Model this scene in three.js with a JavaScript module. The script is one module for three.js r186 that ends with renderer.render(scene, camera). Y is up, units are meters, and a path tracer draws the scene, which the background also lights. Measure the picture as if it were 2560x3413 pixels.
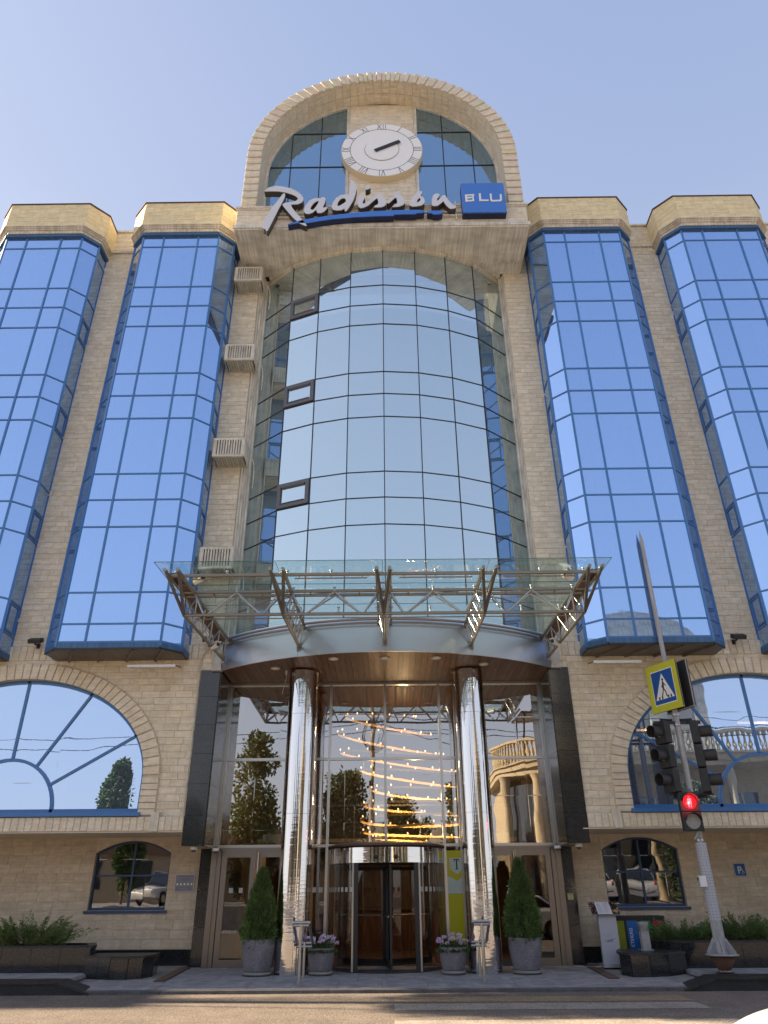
import * as THREE from 'three';
import { mergeGeometries } from 'three/addons/utils/BufferGeometryUtils.js';

// ---------- camera, sky, sun, exposure ----------
const scene = new THREE.Scene();
const camera = new THREE.PerspectiveCamera(71.38, 768 / 1024, 0.1, 900);
camera.position.set(0.132, 1.6, 16);
{
  const r = Math.PI / 180, yaw = 0.36956 * r, pit = 27.99165 * r, rol = -0.42936 * r;
  const cy = Math.cos(yaw), sy = Math.sin(yaw), cp = Math.cos(pit), sp = Math.sin(pit), cr = Math.cos(rol), sr = Math.sin(rol);
  const mul = (A, B) => A.map((row) => [0, 1, 2].map((j) => row.reduce((s, v, k) => s + v * B[k][j], 0)));
  const R = mul(mul([[cr, sr, 0], [-sr, cr, 0], [0, 0, 1]], [[1, 0, 0], [0, cp, sp], [0, -sp, cp]]), [[cy, 0, -sy], [0, 1, 0], [sy, 0, cy]]);
  const m = new THREE.Matrix4().makeBasis(new THREE.Vector3(...R[0]), new THREE.Vector3(...R[1]), new THREE.Vector3(...R[2]));
  camera.quaternion.setFromRotationMatrix(m);
}
scene.add(camera);
const renderer = new THREE.WebGLRenderer({ antialias: true });
renderer.toneMapping = THREE.LinearToneMapping;
renderer.toneMappingExposure = 3.05;
renderer.shadowMap.enabled = true;

const EL = 33, AZ = 3.2;   // the sun stands to the left, along the street and a little behind the facade
const SUN = new THREE.Vector3(-Math.cos(EL * Math.PI / 180) * Math.cos(AZ * Math.PI / 180), Math.sin(EL * Math.PI / 180), -Math.cos(EL * Math.PI / 180) * Math.sin(AZ * Math.PI / 180));
const sun = new THREE.DirectionalLight(new THREE.Color().setRGB(1, 0.80, 0.56), 5);
sun.position.copy(SUN).multiplyScalar(80); sun.castShadow = true;
sun.shadow.mapSize.set(4096, 4096); sun.shadow.radius = 1.4;
Object.assign(sun.shadow.camera, { left: -60, right: 60, top: 60, bottom: -60, near: 1, far: 220 });
scene.add(sun, sun.target);
{
  const W = 512, H = 256, d = new Float32Array(W * H * 4);
  const stops = [[0, 0.86, 0.84, 0.82], [10, 0.68, 0.74, 0.87], [25, 0.52, 0.605, 0.80], [48, 0.325, 0.415, 0.635], [70, 0.245, 0.34, 0.58], [90, 0.22, 0.31, 0.55]];
  for (let j = 0; j < H; j++) {
    const e = ((j + 0.5) / H - 0.5) * 180, E = Math.max(e, 0);
    let k = 0; while (k < stops.length - 2 && stops[k + 1][0] < E) k++;
    const t = Math.min(1, (E - stops[k][0]) / (stops[k + 1][0] - stops[k][0]));
    for (let i = 0; i < W; i++) {
      const a = ((i + 0.5) / W - 0.5) * 2 * Math.PI, ce = Math.cos(E * Math.PI / 180);
      const x = ce * Math.cos(a), y = Math.sin(E * Math.PI / 180), z = ce * Math.sin(a);
      const c = x * SUN.x + y * SUN.y + z * SUN.z, ang = Math.acos(Math.min(1, Math.max(-1, c)));
      const g = 0.52 * Math.exp(-((ang / 0.95) ** 2)) + 0.5 * Math.exp(-((ang / 0.3) ** 2));
      const o = (j * W + i) * 4;
      for (let q = 0; q < 3; q++) {
        const b = stops[k][q + 1] * (1 - t) + stops[k + 1][q + 1] * t;
        d[o + q] = e < 0 ? [0.30, 0.27, 0.24][q] : b * (1 + 0.15 * g) + g * [0.46, 0.40, 0.34][q];
      }
      d[o + 3] = 1;
    }
  }
  for (let i = 0; i < d.length; i++) if (i % 4 < 3) d[i] *= 0.372;
  const sky = new THREE.DataTexture(d, W, H, THREE.RGBAFormat, THREE.FloatType);
  sky.mapping = THREE.EquirectangularReflectionMapping; sky.magFilter = THREE.LinearFilter; sky.minFilter = THREE.LinearFilter; sky.needsUpdate = true;
  scene.background = sky; scene.environment = sky;
}

// ---------- helpers ----------
let seed = 12345;
const rnd = () => { seed = (seed + 0x6D2B79F5) | 0; let t = Math.imul(seed ^ (seed >>> 15), 1 | seed); t = (t + Math.imul(t ^ (t >>> 7), 61 | t)) ^ t; return ((t ^ (t >>> 14)) >>> 0) / 4294967296; };
const rr = (a, b) => a + (b - a) * rnd();
const V = (x, y, z) => new THREE.Vector3(x, y, z);
const names = {};
const numbered = (n) => { const k = names[n] = (names[n] ?? -1) + 1; return k ? `${n}_${String(k).padStart(3, '0')}` : n; };
function clean(g) {
  if (g.index) g = g.toNonIndexed();
  for (const k of Object.keys(g.attributes)) if (!['position', 'normal', 'uv', 'color'].includes(k)) g.deleteAttribute(k);
  if (!g.attributes.uv) g.setAttribute('uv', new THREE.BufferAttribute(new Float32Array(g.attributes.position.count * 2), 2));
  return g;
}
function uvm(g, ox = 0, oy = 0) {   // uv in metres along the surface
  g = clean(g); const p = g.attributes.position, n = g.attributes.normal, u = g.attributes.uv;
  for (let i = 0; i < p.count; i++) {
    const ax = Math.abs(n.getX(i)), ay = Math.abs(n.getY(i)), az = Math.abs(n.getZ(i));
    if (ay >= ax && ay >= az) u.setXY(i, p.getX(i) + ox, p.getZ(i) + oy);
    else if (ax >= az) u.setXY(i, p.getZ(i) + ox, p.getY(i) + oy);
    else u.setXY(i, p.getX(i) + ox, p.getY(i) + oy);
  }
  return g;
}
const join = (...gs) => mergeGeometries(gs.flat().map(clean));
const box = (w, h, d, x = 0, y = 0, z = 0) => uvm(new THREE.BoxGeometry(w, h, d).translate(x, y, z), rr(0, 5), rr(0, 5));
const bx = (x0, x1, y0, y1, z0, z1) => box(x1 - x0, y1 - y0, z1 - z0, (x0 + x1) / 2, (y0 + y1) / 2, (z0 + z1) / 2);
function tube(a, b, r, seg = 8, r2 = r) {
  const d = V(...b).sub(V(...a)), L = d.length(), g = new THREE.CylinderGeometry(r2, r, L, seg, 1);
  g.applyQuaternion(new THREE.Quaternion().setFromUnitVectors(V(0, 1, 0), d.normalize())).translate((a[0] + b[0]) / 2, (a[1] + b[1]) / 2, (a[2] + b[2]) / 2);
  return clean(g);
}
const lathe = (pts, x = 0, y = 0, z = 0, seg = 32) => clean(new THREE.LatheGeometry(pts.map((p) => new THREE.Vector2(p[0], p[1])), seg).translate(x, y, z));
const curve = (pts, r, seg = 40, rs = 6) => clean(new THREE.TubeGeometry(new THREE.CatmullRomCurve3(pts.map((p) => V(...p))), seg, r, rs));
const shape = (pts, holes = []) => { const s = new THREE.Shape(pts.map((p) => new THREE.Vector2(p[0], p[1]))); for (const h of holes) s.holes.push(new THREE.Path(h.map((p) => new THREE.Vector2(p[0], p[1])))); return s; };
const extr = (s, depth, z = 0, bevel = 0) => uvm(new THREE.ExtrudeGeometry(s, bevel ? { depth: depth - 2 * bevel, bevelEnabled: true, bevelThickness: bevel, bevelSize: bevel, bevelOffset: -bevel, bevelSegments: 2, curveSegments: 24 } : { depth, bevelEnabled: false, curveSegments: 24 }).translate(0, 0, z + bevel));
// prism of plan polygon [(x,z)...] between heights
function prism(pts, y0, y1) {
  const s = shape(pts.map(([x, z]) => [x, -z]));
  return uvm(new THREE.ExtrudeGeometry(s, { depth: y1 - y0, bevelEnabled: false }).rotateX(-Math.PI / 2).translate(0, y0, 0));
}
function colored(g, c) { g = clean(g); const n = g.attributes.position.count, a = new Float32Array(n * 3); for (let i = 0; i < n; i++) { a[3 * i] = c[0]; a[3 * i + 1] = c[1]; a[3 * i + 2] = c[2]; } g.setAttribute('color', new THREE.BufferAttribute(a, 3)); return g; }
function put(parent, name, g, mat, kind) { const m = new THREE.Mesh(g, mat); m.name = parent === scene ? numbered(name) : name; m.castShadow = m.receiveShadow = true; if (kind) m.userData.kind = kind; parent.add(m); return m; }
function tag(o, label, category, group) { o.userData.label = label; o.userData.category = category; if (group) o.userData.group = group; return o; }
function thing(name, label, category, pos = [0, 0, 0], turn = 0, group) { const o = new THREE.Group(); o.name = numbered(name); o.position.set(...pos); o.rotation.y = turn; scene.add(o); return tag(o, label, category, group); }
function sub(parent, name, pos = [0, 0, 0], turn = 0) { const o = new THREE.Group(); o.name = name; o.position.set(...pos); o.rotation.y = turn; parent.add(o); return o; }
function copyOf(o, pos, turn, label) { const c = o.clone(); c.name = numbered(o.name.replace(/_\d{3}$/, '')); c.userData = { ...o.userData }; if (label) c.userData.label = label; c.position.set(...pos); c.rotation.y = turn; scene.add(c); return c; }
const structure = (o) => { o.userData.kind = 'structure'; return o; };

// ---------- procedural textures ----------
function hash2(x, y, s) { let h = Math.imul(x, 374761393) + Math.imul(y, 668265263) + Math.imul(s, 2147483647 ^ 0x5bd1e995); h = Math.imul(h ^ (h >>> 13), 1274126177); return ((h ^ (h >>> 16)) >>> 0) / 4294967296; }
function vnoise(x, y, per, s) {   // tiling value noise, period per
  const xi = Math.floor(x), yi = Math.floor(y), fx = x - xi, fy = y - yi, u = fx * fx * (3 - 2 * fx), v = fy * fy * (3 - 2 * fy), m = (a) => ((a % per) + per) % per;
  const a = hash2(m(xi), m(yi), s), b = hash2(m(xi + 1), m(yi), s), c = hash2(m(xi), m(yi + 1), s), d = hash2(m(xi + 1), m(yi + 1), s);
  return a + (b - a) * u + (c - a) * v + (a - b - c + d) * u * v;
}
const fbm = (x, y, per, s, oct = 4) => { let t = 0, a = 0.5, w = 0; for (let o = 0; o < oct; o++) { t += a * vnoise(x, y, per, s + o); w += a; a *= 0.5; x *= 2; y *= 2; per *= 2; } return t / w; };
function tex(n, f, metres, srgb = true, m2 = metres) {
  const d = new Uint8Array(n * n * 4);
  for (let j = 0; j < n; j++) for (let i = 0; i < n; i++) { const c = f(i / n, j / n), o = (j * n + i) * 4; const q = Array.isArray(c) ? c : [c, c, c]; for (let k = 0; k < 3; k++) d[o + k] = Math.max(0, Math.min(255, Math.round(q[k] * 255))); d[o + 3] = 255; }
  const t = new THREE.DataTexture(d, n, n); t.wrapS = t.wrapT = THREE.RepeatWrapping; t.magFilter = THREE.LinearFilter; t.minFilter = THREE.LinearMipmapLinearFilter; t.generateMipmaps = true;
  t.repeat.set(1 / metres, 1 / m2); if (srgb) t.colorSpace = THREE.SRGBColorSpace; t.needsUpdate = true; return t;
}
function canvasTex(w, h, draw) { const c = document.createElement('canvas'); c.width = w; c.height = h; const g = c.getContext('2d'); draw(g, w, h); const t = new THREE.CanvasTexture(c); t.colorSpace = THREE.SRGBColorSpace; t.magFilter = THREE.LinearFilter; return t; }

const T = {};
T.stone = tex(512, (u, v) => { const a = fbm(u * 10, v * 10, 10, 3), b = vnoise(u * 160, v * 160, 160, 9), c = fbm(u * 5, v * 40, 5, 21, 3), p = vnoise(u * 70, v * 70, 70, 31) > 0.86 ? 0.1 : 0; const t = 0.915 + 0.11 * (a - 0.5) + 0.10 * (b - 0.5) + 0.10 * (c - 0.5) - 0.7 * p; return [t + 0.01, t, t - 0.015]; }, 1.3);
T.stoneB = tex(512, (u, v) => 0.5 + 0.9 * (fbm(u * 14, v * 30, 14 * 1, 5, 4) - 0.5) + 0.25 * (vnoise(u * 120, v * 120, 120, 8) - 0.5), 1.3, false);
T.granite = tex(512, (u, v) => { const a = vnoise(u * 170, v * 170, 170, 4), b = vnoise(u * 90, v * 90, 90, 14), s = vnoise(u * 240, v * 240, 240, 2) > 0.94 ? 0.32 : 0; const t = 0.17 + 0.10 * (a - 0.5) + 0.14 * (b - 0.5) + s + 0.06 * (fbm(u * 6, v * 6, 6, 40) - 0.5); return [t, t + 0.008, t + 0.012]; }, 0.8);
T.asphalt = tex(1024, (u, v) => { const a = vnoise(u * 330, v * 330, 330, 4), b = vnoise(u * 150, v * 150, 150, 14), c = fbm(u * 6, v * 6, 6, 40); const t = 0.66 + 0.34 * (a - 0.5) + 0.2 * (b - 0.5) + 0.16 * (c - 0.5); return [t, t * 0.985, t * 0.965]; }, 2.6);
T.asphaltB = tex(1024, (u, v) => 0.55 * vnoise(u * 230, v * 230, 230, 4) + 0.45 * vnoise(u * 120, v * 120, 120, 15), 2.6, false);
T.paver = tex(512, (u, v) => { const a = vnoise(u * 150, v * 150, 150, 4), c = fbm(u * 6, v * 6, 6, 41); const t = 0.72 + 0.2 * (a - 0.5) + 0.24 * (c - 0.5); return [t, t * 0.99, t * 0.98]; }, 1.1);
T.wood = tex(512, (u, v) => { const g = fbm(u * 24, v * 3, 24, 6, 3), h = vnoise(u * 120, v * 4, 120, 8); const t = 0.66 + 0.5 * (g - 0.5) + 0.22 * (h - 0.5); return [t, t * 0.9, t * 0.8]; }, 0.9);
T.brush = tex(512, (u, v) => 0.5 + 0.7 * (vnoise(u * 200, v * 3, 200, 2) - 0.5) + 0.4 * (vnoise(u * 60, v * 2, 60, 3) - 0.5), 0.8, false);
T.film = tex(512, (u, v) => 0.5 + 0.5 * (vnoise(u * 6, v * 90, 6, 2) - 0.5) * vnoise(u * 3, v * 14, 3, 5) + 0.5 * (vnoise(u * 16, v * 2, 16, 3) - 0.5) + 0.25 * (vnoise(u * 40, v * 6, 40, 12) - 0.5), 2.2, false);
T.dent = tex(256, (u, v) => fbm(u * 5, v * 5, 5, 2, 2), 2.4, false);
T.wave = tex(256, (u, v) => 0.7 * vnoise(u * 4, v * 5, 20, 2) + 0.3 * vnoise(u * 9, v * 8, 72, 5), 2.3, false);
T.wave.repeat.set(1 / 2.3, 1 / 2.3);
T.dirt = tex(256, (u, v) => { const a = fbm(u * 4, v * 8, 4, 3), s = vnoise(u * 50, v * 3, 50, 6); return 0.86 + 0.2 * (a - 0.5) + 0.16 * (s - 0.5); }, 1.7);
T.weave = tex(128, (u, v) => 0.86 + 0.14 * vnoise(u * 60, v * 6, 60, 3), 0.4);

// ---------- materials ----------
const rgb = (r, g, b) => new THREE.Color().setRGB(r, g, b);
const mat = (c, o = {}) => new THREE.MeshStandardMaterial({ color: rgb(...c), roughness: 0.7, ...o });
const phys = (c, o = {}) => new THREE.MeshPhysicalMaterial({ color: rgb(...c), roughness: 0.5, ...o });
const stoneTone = [[0.87, 0.79, 0.635], [0.86, 0.775, 0.61], [0.885, 0.815, 0.67], [0.845, 0.755, 0.585], [0.87, 0.80, 0.65], [0.855, 0.765, 0.60], [0.88, 0.805, 0.655], [0.86, 0.785, 0.625]];
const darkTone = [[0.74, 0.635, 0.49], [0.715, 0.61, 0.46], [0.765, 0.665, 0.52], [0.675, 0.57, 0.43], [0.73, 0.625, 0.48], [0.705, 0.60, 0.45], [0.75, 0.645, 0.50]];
const yellowTone = [[0.92, 0.80, 0.51], [0.91, 0.785, 0.49], [0.93, 0.815, 0.53], [0.915, 0.79, 0.50]];
const M = {
  stone: mat([1, 1, 1], { vertexColors: true, map: T.stone, bumpMap: T.stoneB, bumpScale: 0.005, roughness: 0.92 }),
  stoneFlat: mat([1, 1, 1], { vertexColors: true, map: T.stone, bumpMap: T.stoneB, bumpScale: 0.0025, roughness: 0.85 }),
  mortar: mat([0.70, 0.615, 0.475], { map: T.stone, roughness: 0.95 }),
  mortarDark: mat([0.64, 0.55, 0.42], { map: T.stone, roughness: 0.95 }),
  mortarYellow: mat([0.66, 0.53, 0.30], { map: T.stone, roughness: 0.95 }),
  trim: mat([0.86, 0.785, 0.645], { map: T.dirt, roughness: 0.6 }),
  trimPale: mat([0.86, 0.81, 0.70], { map: T.dirt, roughness: 0.5 }),
  soffit: mat([0.80, 0.725, 0.59], { roughness: 0.65 }),
  darkGlass: phys([0.03, 0.04, 0.055], { roughness: 0.05, clearcoat: 1 }),
  roofing: mat([0.10, 0.06, 0.05], { roughness: 0.9 }),
  blue: phys([0.04, 0.17, 0.43], { roughness: 0.38, clearcoat: 0.4, clearcoatRoughness: 0.25 }),
  blueDull: phys([0.06, 0.16, 0.33], { roughness: 0.5, map: T.dirt }),
  blueNavy: phys([0.025, 0.065, 0.16], { roughness: 0.4 }),
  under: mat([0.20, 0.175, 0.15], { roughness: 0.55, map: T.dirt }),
  bay: phys([0.40, 0.60, 0.95], { metalness: 0.88, transmission: 1, thickness: 0, roughness: 0.0, ior: 1.5, bumpMap: T.wave, bumpScale: 0.0007 }),
  bow: phys([0.63, 0.75, 0.80], { metalness: 0.90, transmission: 1, thickness: 0, roughness: 0.0, ior: 1.5, bumpMap: T.wave, bumpScale: 0.0006 }),
  attic: phys([0.30, 0.46, 0.62], { metalness: 0.90, transmission: 1, thickness: 0, roughness: 0.0, ior: 1.5, bumpMap: T.wave, bumpScale: 0.0005 }),
  archGlass: phys([0.54, 0.69, 0.93], { metalness: 0.90, transmission: 1, thickness: 0, roughness: 0.0, ior: 1.5, bumpMap: T.wave, bumpScale: 0.0016 }),
  groundGlass: phys([0.35, 0.42, 0.48], { transmission: 1, thickness: 0, roughness: 0.0, ior: 2.7, bumpMap: T.wave, bumpScale: 0.0022 }),
  lobbyGlass: phys([0.62, 0.62, 0.60], { transmission: 1, thickness: 0, roughness: 0.0, ior: 4.4, bumpMap: T.wave, bumpScale: 0.0011 }),
  doorGlass: phys([0.58, 0.58, 0.56], { transmission: 1, thickness: 0, roughness: 0.0, ior: 2.0, bumpMap: T.wave, bumpScale: 0.0006 }),
  canopyGlass: phys([0.72, 0.88, 0.86], { transmission: 1, thickness: 0, roughness: 0.0, ior: 1.9 }),
  glassEdge: mat([0.05, 0.13, 0.12], { roughness: 0.2 }),
  room: mat([0.42, 0.41, 0.40], { roughness: 0.9 }),
  roomDark: mat([0.42, 0.41, 0.40], { roughness: 0.9 }),
  curtain: phys([0.72, 0.70, 0.66], { roughness: 0.95, map: T.weave }),
  frameDark: mat([0.035, 0.04, 0.045], { roughness: 0.4, metalness: 0.5 }),
  frameGrey: mat([0.12, 0.12, 0.135], { roughness: 0.5 }),
  steel: mat([0.50, 0.49, 0.47], { metalness: 1, roughness: 0.28, bumpMap: T.brush, bumpScale: 0.0001 }),
  steelTube: mat([0.29, 0.27, 0.24], { metalness: 0.9, roughness: 0.36, bumpMap: T.dent, bumpScale: 0.0008 }),
  steelFascia: mat([0.52, 0.53, 0.54], { metalness: 0.95, roughness: 0.34, bumpMap: T.dent, bumpScale: 0.012 }),
  steelMirror: mat([0.74, 0.74, 0.75], { metalness: 1, roughness: 0.07, bumpMap: T.film, bumpScale: 0.0028 }),
  steelDoor: mat([0.25, 0.225, 0.205], { metalness: 0.9, roughness: 0.30, bumpMap: T.brush, bumpScale: 0.0001 }),
  granite: phys([0.8, 0.81, 0.82], { map: T.granite, roughness: 0.16, clearcoat: 0.5, clearcoatRoughness: 0.05 }),
  graniteMatt: mat([0.7, 0.72, 0.74], { map: T.granite, roughness: 0.55, bumpMap: T.stoneB, bumpScale: 0.0015 }),
  graniteTop: mat([1, 1, 1], { map: T.granite, roughness: 0.4 }),
  asphalt: mat([0.44, 0.375, 0.32], { map: T.asphalt, bumpMap: T.asphaltB, bumpScale: 0.010, roughness: 0.95 }),
  kerb: mat([0.24, 0.24, 0.25], { map: T.paver, bumpMap: T.asphaltB, bumpScale: 0.003, roughness: 0.9 }),
  slab: mat([0.60, 0.60, 0.635], { map: T.paver, bumpMap: T.asphaltB, bumpScale: 0.004, roughness: 0.9 }),
  slabPale: mat([0.58, 0.57, 0.56], { map: T.paver, bumpMap: T.asphaltB, bumpScale: 0.003, roughness: 0.85 }),
  matDark: mat([0.11, 0.10, 0.10], { map: T.paver, roughness: 0.95 }),
  bronze: mat([0.16, 0.10, 0.075], { roughness: 0.55, map: T.dirt }),
  paint: mat([0.78, 0.70, 0.60], { map: T.asphalt, bumpMap: T.asphaltB, bumpScale: 0.004, roughness: 0.85 }),
  paintOld: mat([0.70, 0.53, 0.33], { map: T.asphalt, bumpMap: T.asphaltB, bumpScale: 0.006, roughness: 0.9 }),
  wood: mat([0.22, 0.105, 0.045], { map: T.wood, roughness: 0.42 }),
  woodB: mat([0.18, 0.085, 0.038], { map: T.wood, roughness: 0.45 }),
  white: mat([0.78, 0.78, 0.76], { roughness: 0.5 }),
  whiteDirty: mat([0.66, 0.65, 0.61], { roughness: 0.55, map: T.dirt }),
  black: mat([0.02, 0.02, 0.022], { roughness: 0.5 }),
  blackSoft: mat([0.035, 0.036, 0.038], { roughness: 0.62, map: T.dirt }),
  clockFace: mat([0.88, 0.88, 0.87], { roughness: 0.45 }),
  letter: mat([0.66, 0.66, 0.70], { roughness: 0.35 }),
  letterSide: mat([0.06, 0.055, 0.05], { roughness: 0.5 }),
  signBlue: phys([0.035, 0.17, 0.60], { roughness: 0.25, clearcoat: 0.5, bumpMap: T.dent, bumpScale: 0.004 }),
  signBlueDark: mat([0.012, 0.022, 0.085], { roughness: 0.5 }),
  blackVisor: mat([0.03, 0.03, 0.032], { roughness: 0.6, side: THREE.DoubleSide }),
  menuGrey: mat([0.44, 0.44, 0.48], { roughness: 0.6 }),
  acBox: mat([0.80, 0.745, 0.61], { roughness: 0.55, map: T.dirt }),
  pot: mat([0.36, 0.35, 0.40], { roughness: 0.75, map: T.paver }),
  potBase: mat([0.55, 0.53, 0.51], { roughness: 0.85, map: T.paver }),
  soil: mat([0.05, 0.035, 0.025], { roughness: 1 }),
  galv: mat([0.74, 0.75, 0.78], { roughness: 0.55, map: T.paver }),
  rust: mat([0.20, 0.10, 0.06], { roughness: 0.8, map: T.paver }),
};
const leaf = (c) => phys(c, { roughness: 0.75, transmission: 0.3, thickness: 0, vertexColors: true, side: THREE.DoubleSide });
M.leaf = leaf([1, 1, 1]);

// ---------- block walls ----------
function blockGeo(w, h, d, ch, wob) {   // front at z = 0 facing +z, base at centre
  const X = w / 2, Y = h / 2, x = X - ch, y = Y - ch, f = () => rr(-wob, wob), z = [f(), f(), f(), f()];
  const F = [[-x, -y, z[0]], [x, -y, z[1]], [x, y, z[2]], [-x, y, z[3]]], B = [[-X, -Y, -ch], [X, -Y, -ch], [X, Y, -ch], [-X, Y, -ch]], D = B.map((p) => [p[0], p[1], -d]);
  const P = []; const q = (a, b, c, e) => P.push(...a, ...b, ...c, ...a, ...c, ...e);
  q(...F); for (let i = 0; i < 4; i++) { const j = (i + 1) % 4; q(B[i], B[j], F[j], F[i]); q(D[i], D[j], B[j], B[i]); }
  const g = new THREE.BufferGeometry(); g.setAttribute('position', new THREE.Float32BufferAttribute(P, 3)); g.computeVertexNormals();
  const u = [], ox = rr(0, 9), oy = rr(0, 9); for (let i = 0; i < P.length; i += 3) u.push(P[i] + ox, P[i + 1] + oy); g.setAttribute('uv', new THREE.Float32BufferAttribute(u, 2)); return g;
}
/* courses of blocks along plan segment p->q (outside on its left hand side towards +normal), cut: (y) -> list of [from, to] in metres along p->q left free */
function courses(p, q, y0, y1, o) {
  const L = Math.hypot(q[0] - p[0], q[1] - p[1]), dx = (q[0] - p[0]) / L, dz = (q[1] - p[1]) / L, turn = Math.atan2(-dz, dx), out = [];
  const n = Math.max(1, Math.round((y1 - y0) / o.h)), h = (y1 - y0) / n, gap = o.gap ?? 0.006;
  for (let r = 0; r < n; r++) {
    const yc = y0 + (r + 0.5) * h, free = (o.cut ? o.cut(yc) : []).slice().sort((a, b) => a[0] - b[0]); let s = 0; const runs = [];
    for (const [a, b] of free) { if (a > s) runs.push([s, Math.min(a, L)]); s = Math.max(s, b); } if (s < L) runs.push([s, L]);
    for (const [a, b] of runs) {
      let x = a - (r % 2 ? o.w * rr(0.4, 0.6) : rr(0, 0.12) * o.w);
      while (x < b - 0.03) {
        const w = o.w * rr(1 - (o.vary ?? 0.12), 1 + (o.vary ?? 0.12)), s0 = Math.max(x, a), s1 = Math.min(x + w, b); x += w;
        if (s1 - s0 < 0.04) continue;
        const g = blockGeo(s1 - s0 - gap, h - gap, o.d ?? 0.05, o.ch ?? 0.006, o.wob ?? 0.003);
        g.rotateY(turn); const c = (s0 + s1) / 2, pr = rr(0, o.proud ?? 0.006);
        g.translate(p[0] + dx * c - dz * pr * -1 * -1, yc, p[1] + dz * c + dx * pr);
        const t = o.tones[Math.floor(rnd() * o.tones.length)], k = rr(0.95, 1.05);
        out.push({ g: colored(g, t.map((v) => v * k)), at: [p[0] + dx * c, yc, p[1] + dz * c] });
      }
    }
  }
  return out;
}
function layBlocks(parent, name, list, m, single = 300, keep = () => true) {
  const d = (b) => Math.hypot(b.at[0] - camera.position.x, b.at[1] - camera.position.y, b.at[2] - camera.position.z) + (keep(b) ? 0 : 1000);
  list.sort((a, b) => d(a) - d(b));
  list.slice(0, single).forEach((b) => put(parent, name, b.g, m));
  const rest = list.slice(single); if (rest.length) put(parent, name, mergeGeometries(rest.map((b) => b.g)), m, 'stuff');
}
const inFrame = (b) => { const v = V(...b.at).applyMatrix4(camera.matrixWorldInverse); return Math.abs(v.x / -v.z) < 0.545 && Math.abs(v.y / -v.z) < 0.725; };
camera.updateMatrixWorld(true);
// pane of glass across plan segment p->q between heights
function paneMesh(parent, p, q, y0, y1, m, name = 'pane', tilt = 0.0016) {
  const w = Math.hypot(q[0] - p[0], q[1] - p[1]), h = y1 - y0, g = new THREE.PlaneGeometry(w, h), u = g.attributes.uv, ox = rr(0, 9), oy = rr(0, 9);
  for (let i = 0; i < u.count; i++) u.setXY(i, u.getX(i) * w + ox, u.getY(i) * h + oy);
  const k = put(parent, name, g, m); k.position.set((p[0] + q[0]) / 2, (y0 + y1) / 2, (p[1] + q[1]) / 2); k.rotation.order = 'YXZ'; k.rotation.y = Math.atan2(-(q[1] - p[1]), q[0] - p[0]) + rr(-tilt, tilt); k.rotation.x = rr(-tilt, tilt); return k;
}
function barGeo(p, q, y, h, d, off = 0) {   // horizontal bar along plan segment
  const w = Math.hypot(q[0] - p[0], q[1] - p[1]), a = Math.atan2(-(q[1] - p[1]), q[0] - p[0]);
  return box(w, h, d, 0, 0, off).rotateY(a).translate((p[0] + q[0]) / 2, y, (p[1] + q[1]) / 2);
}
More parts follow.
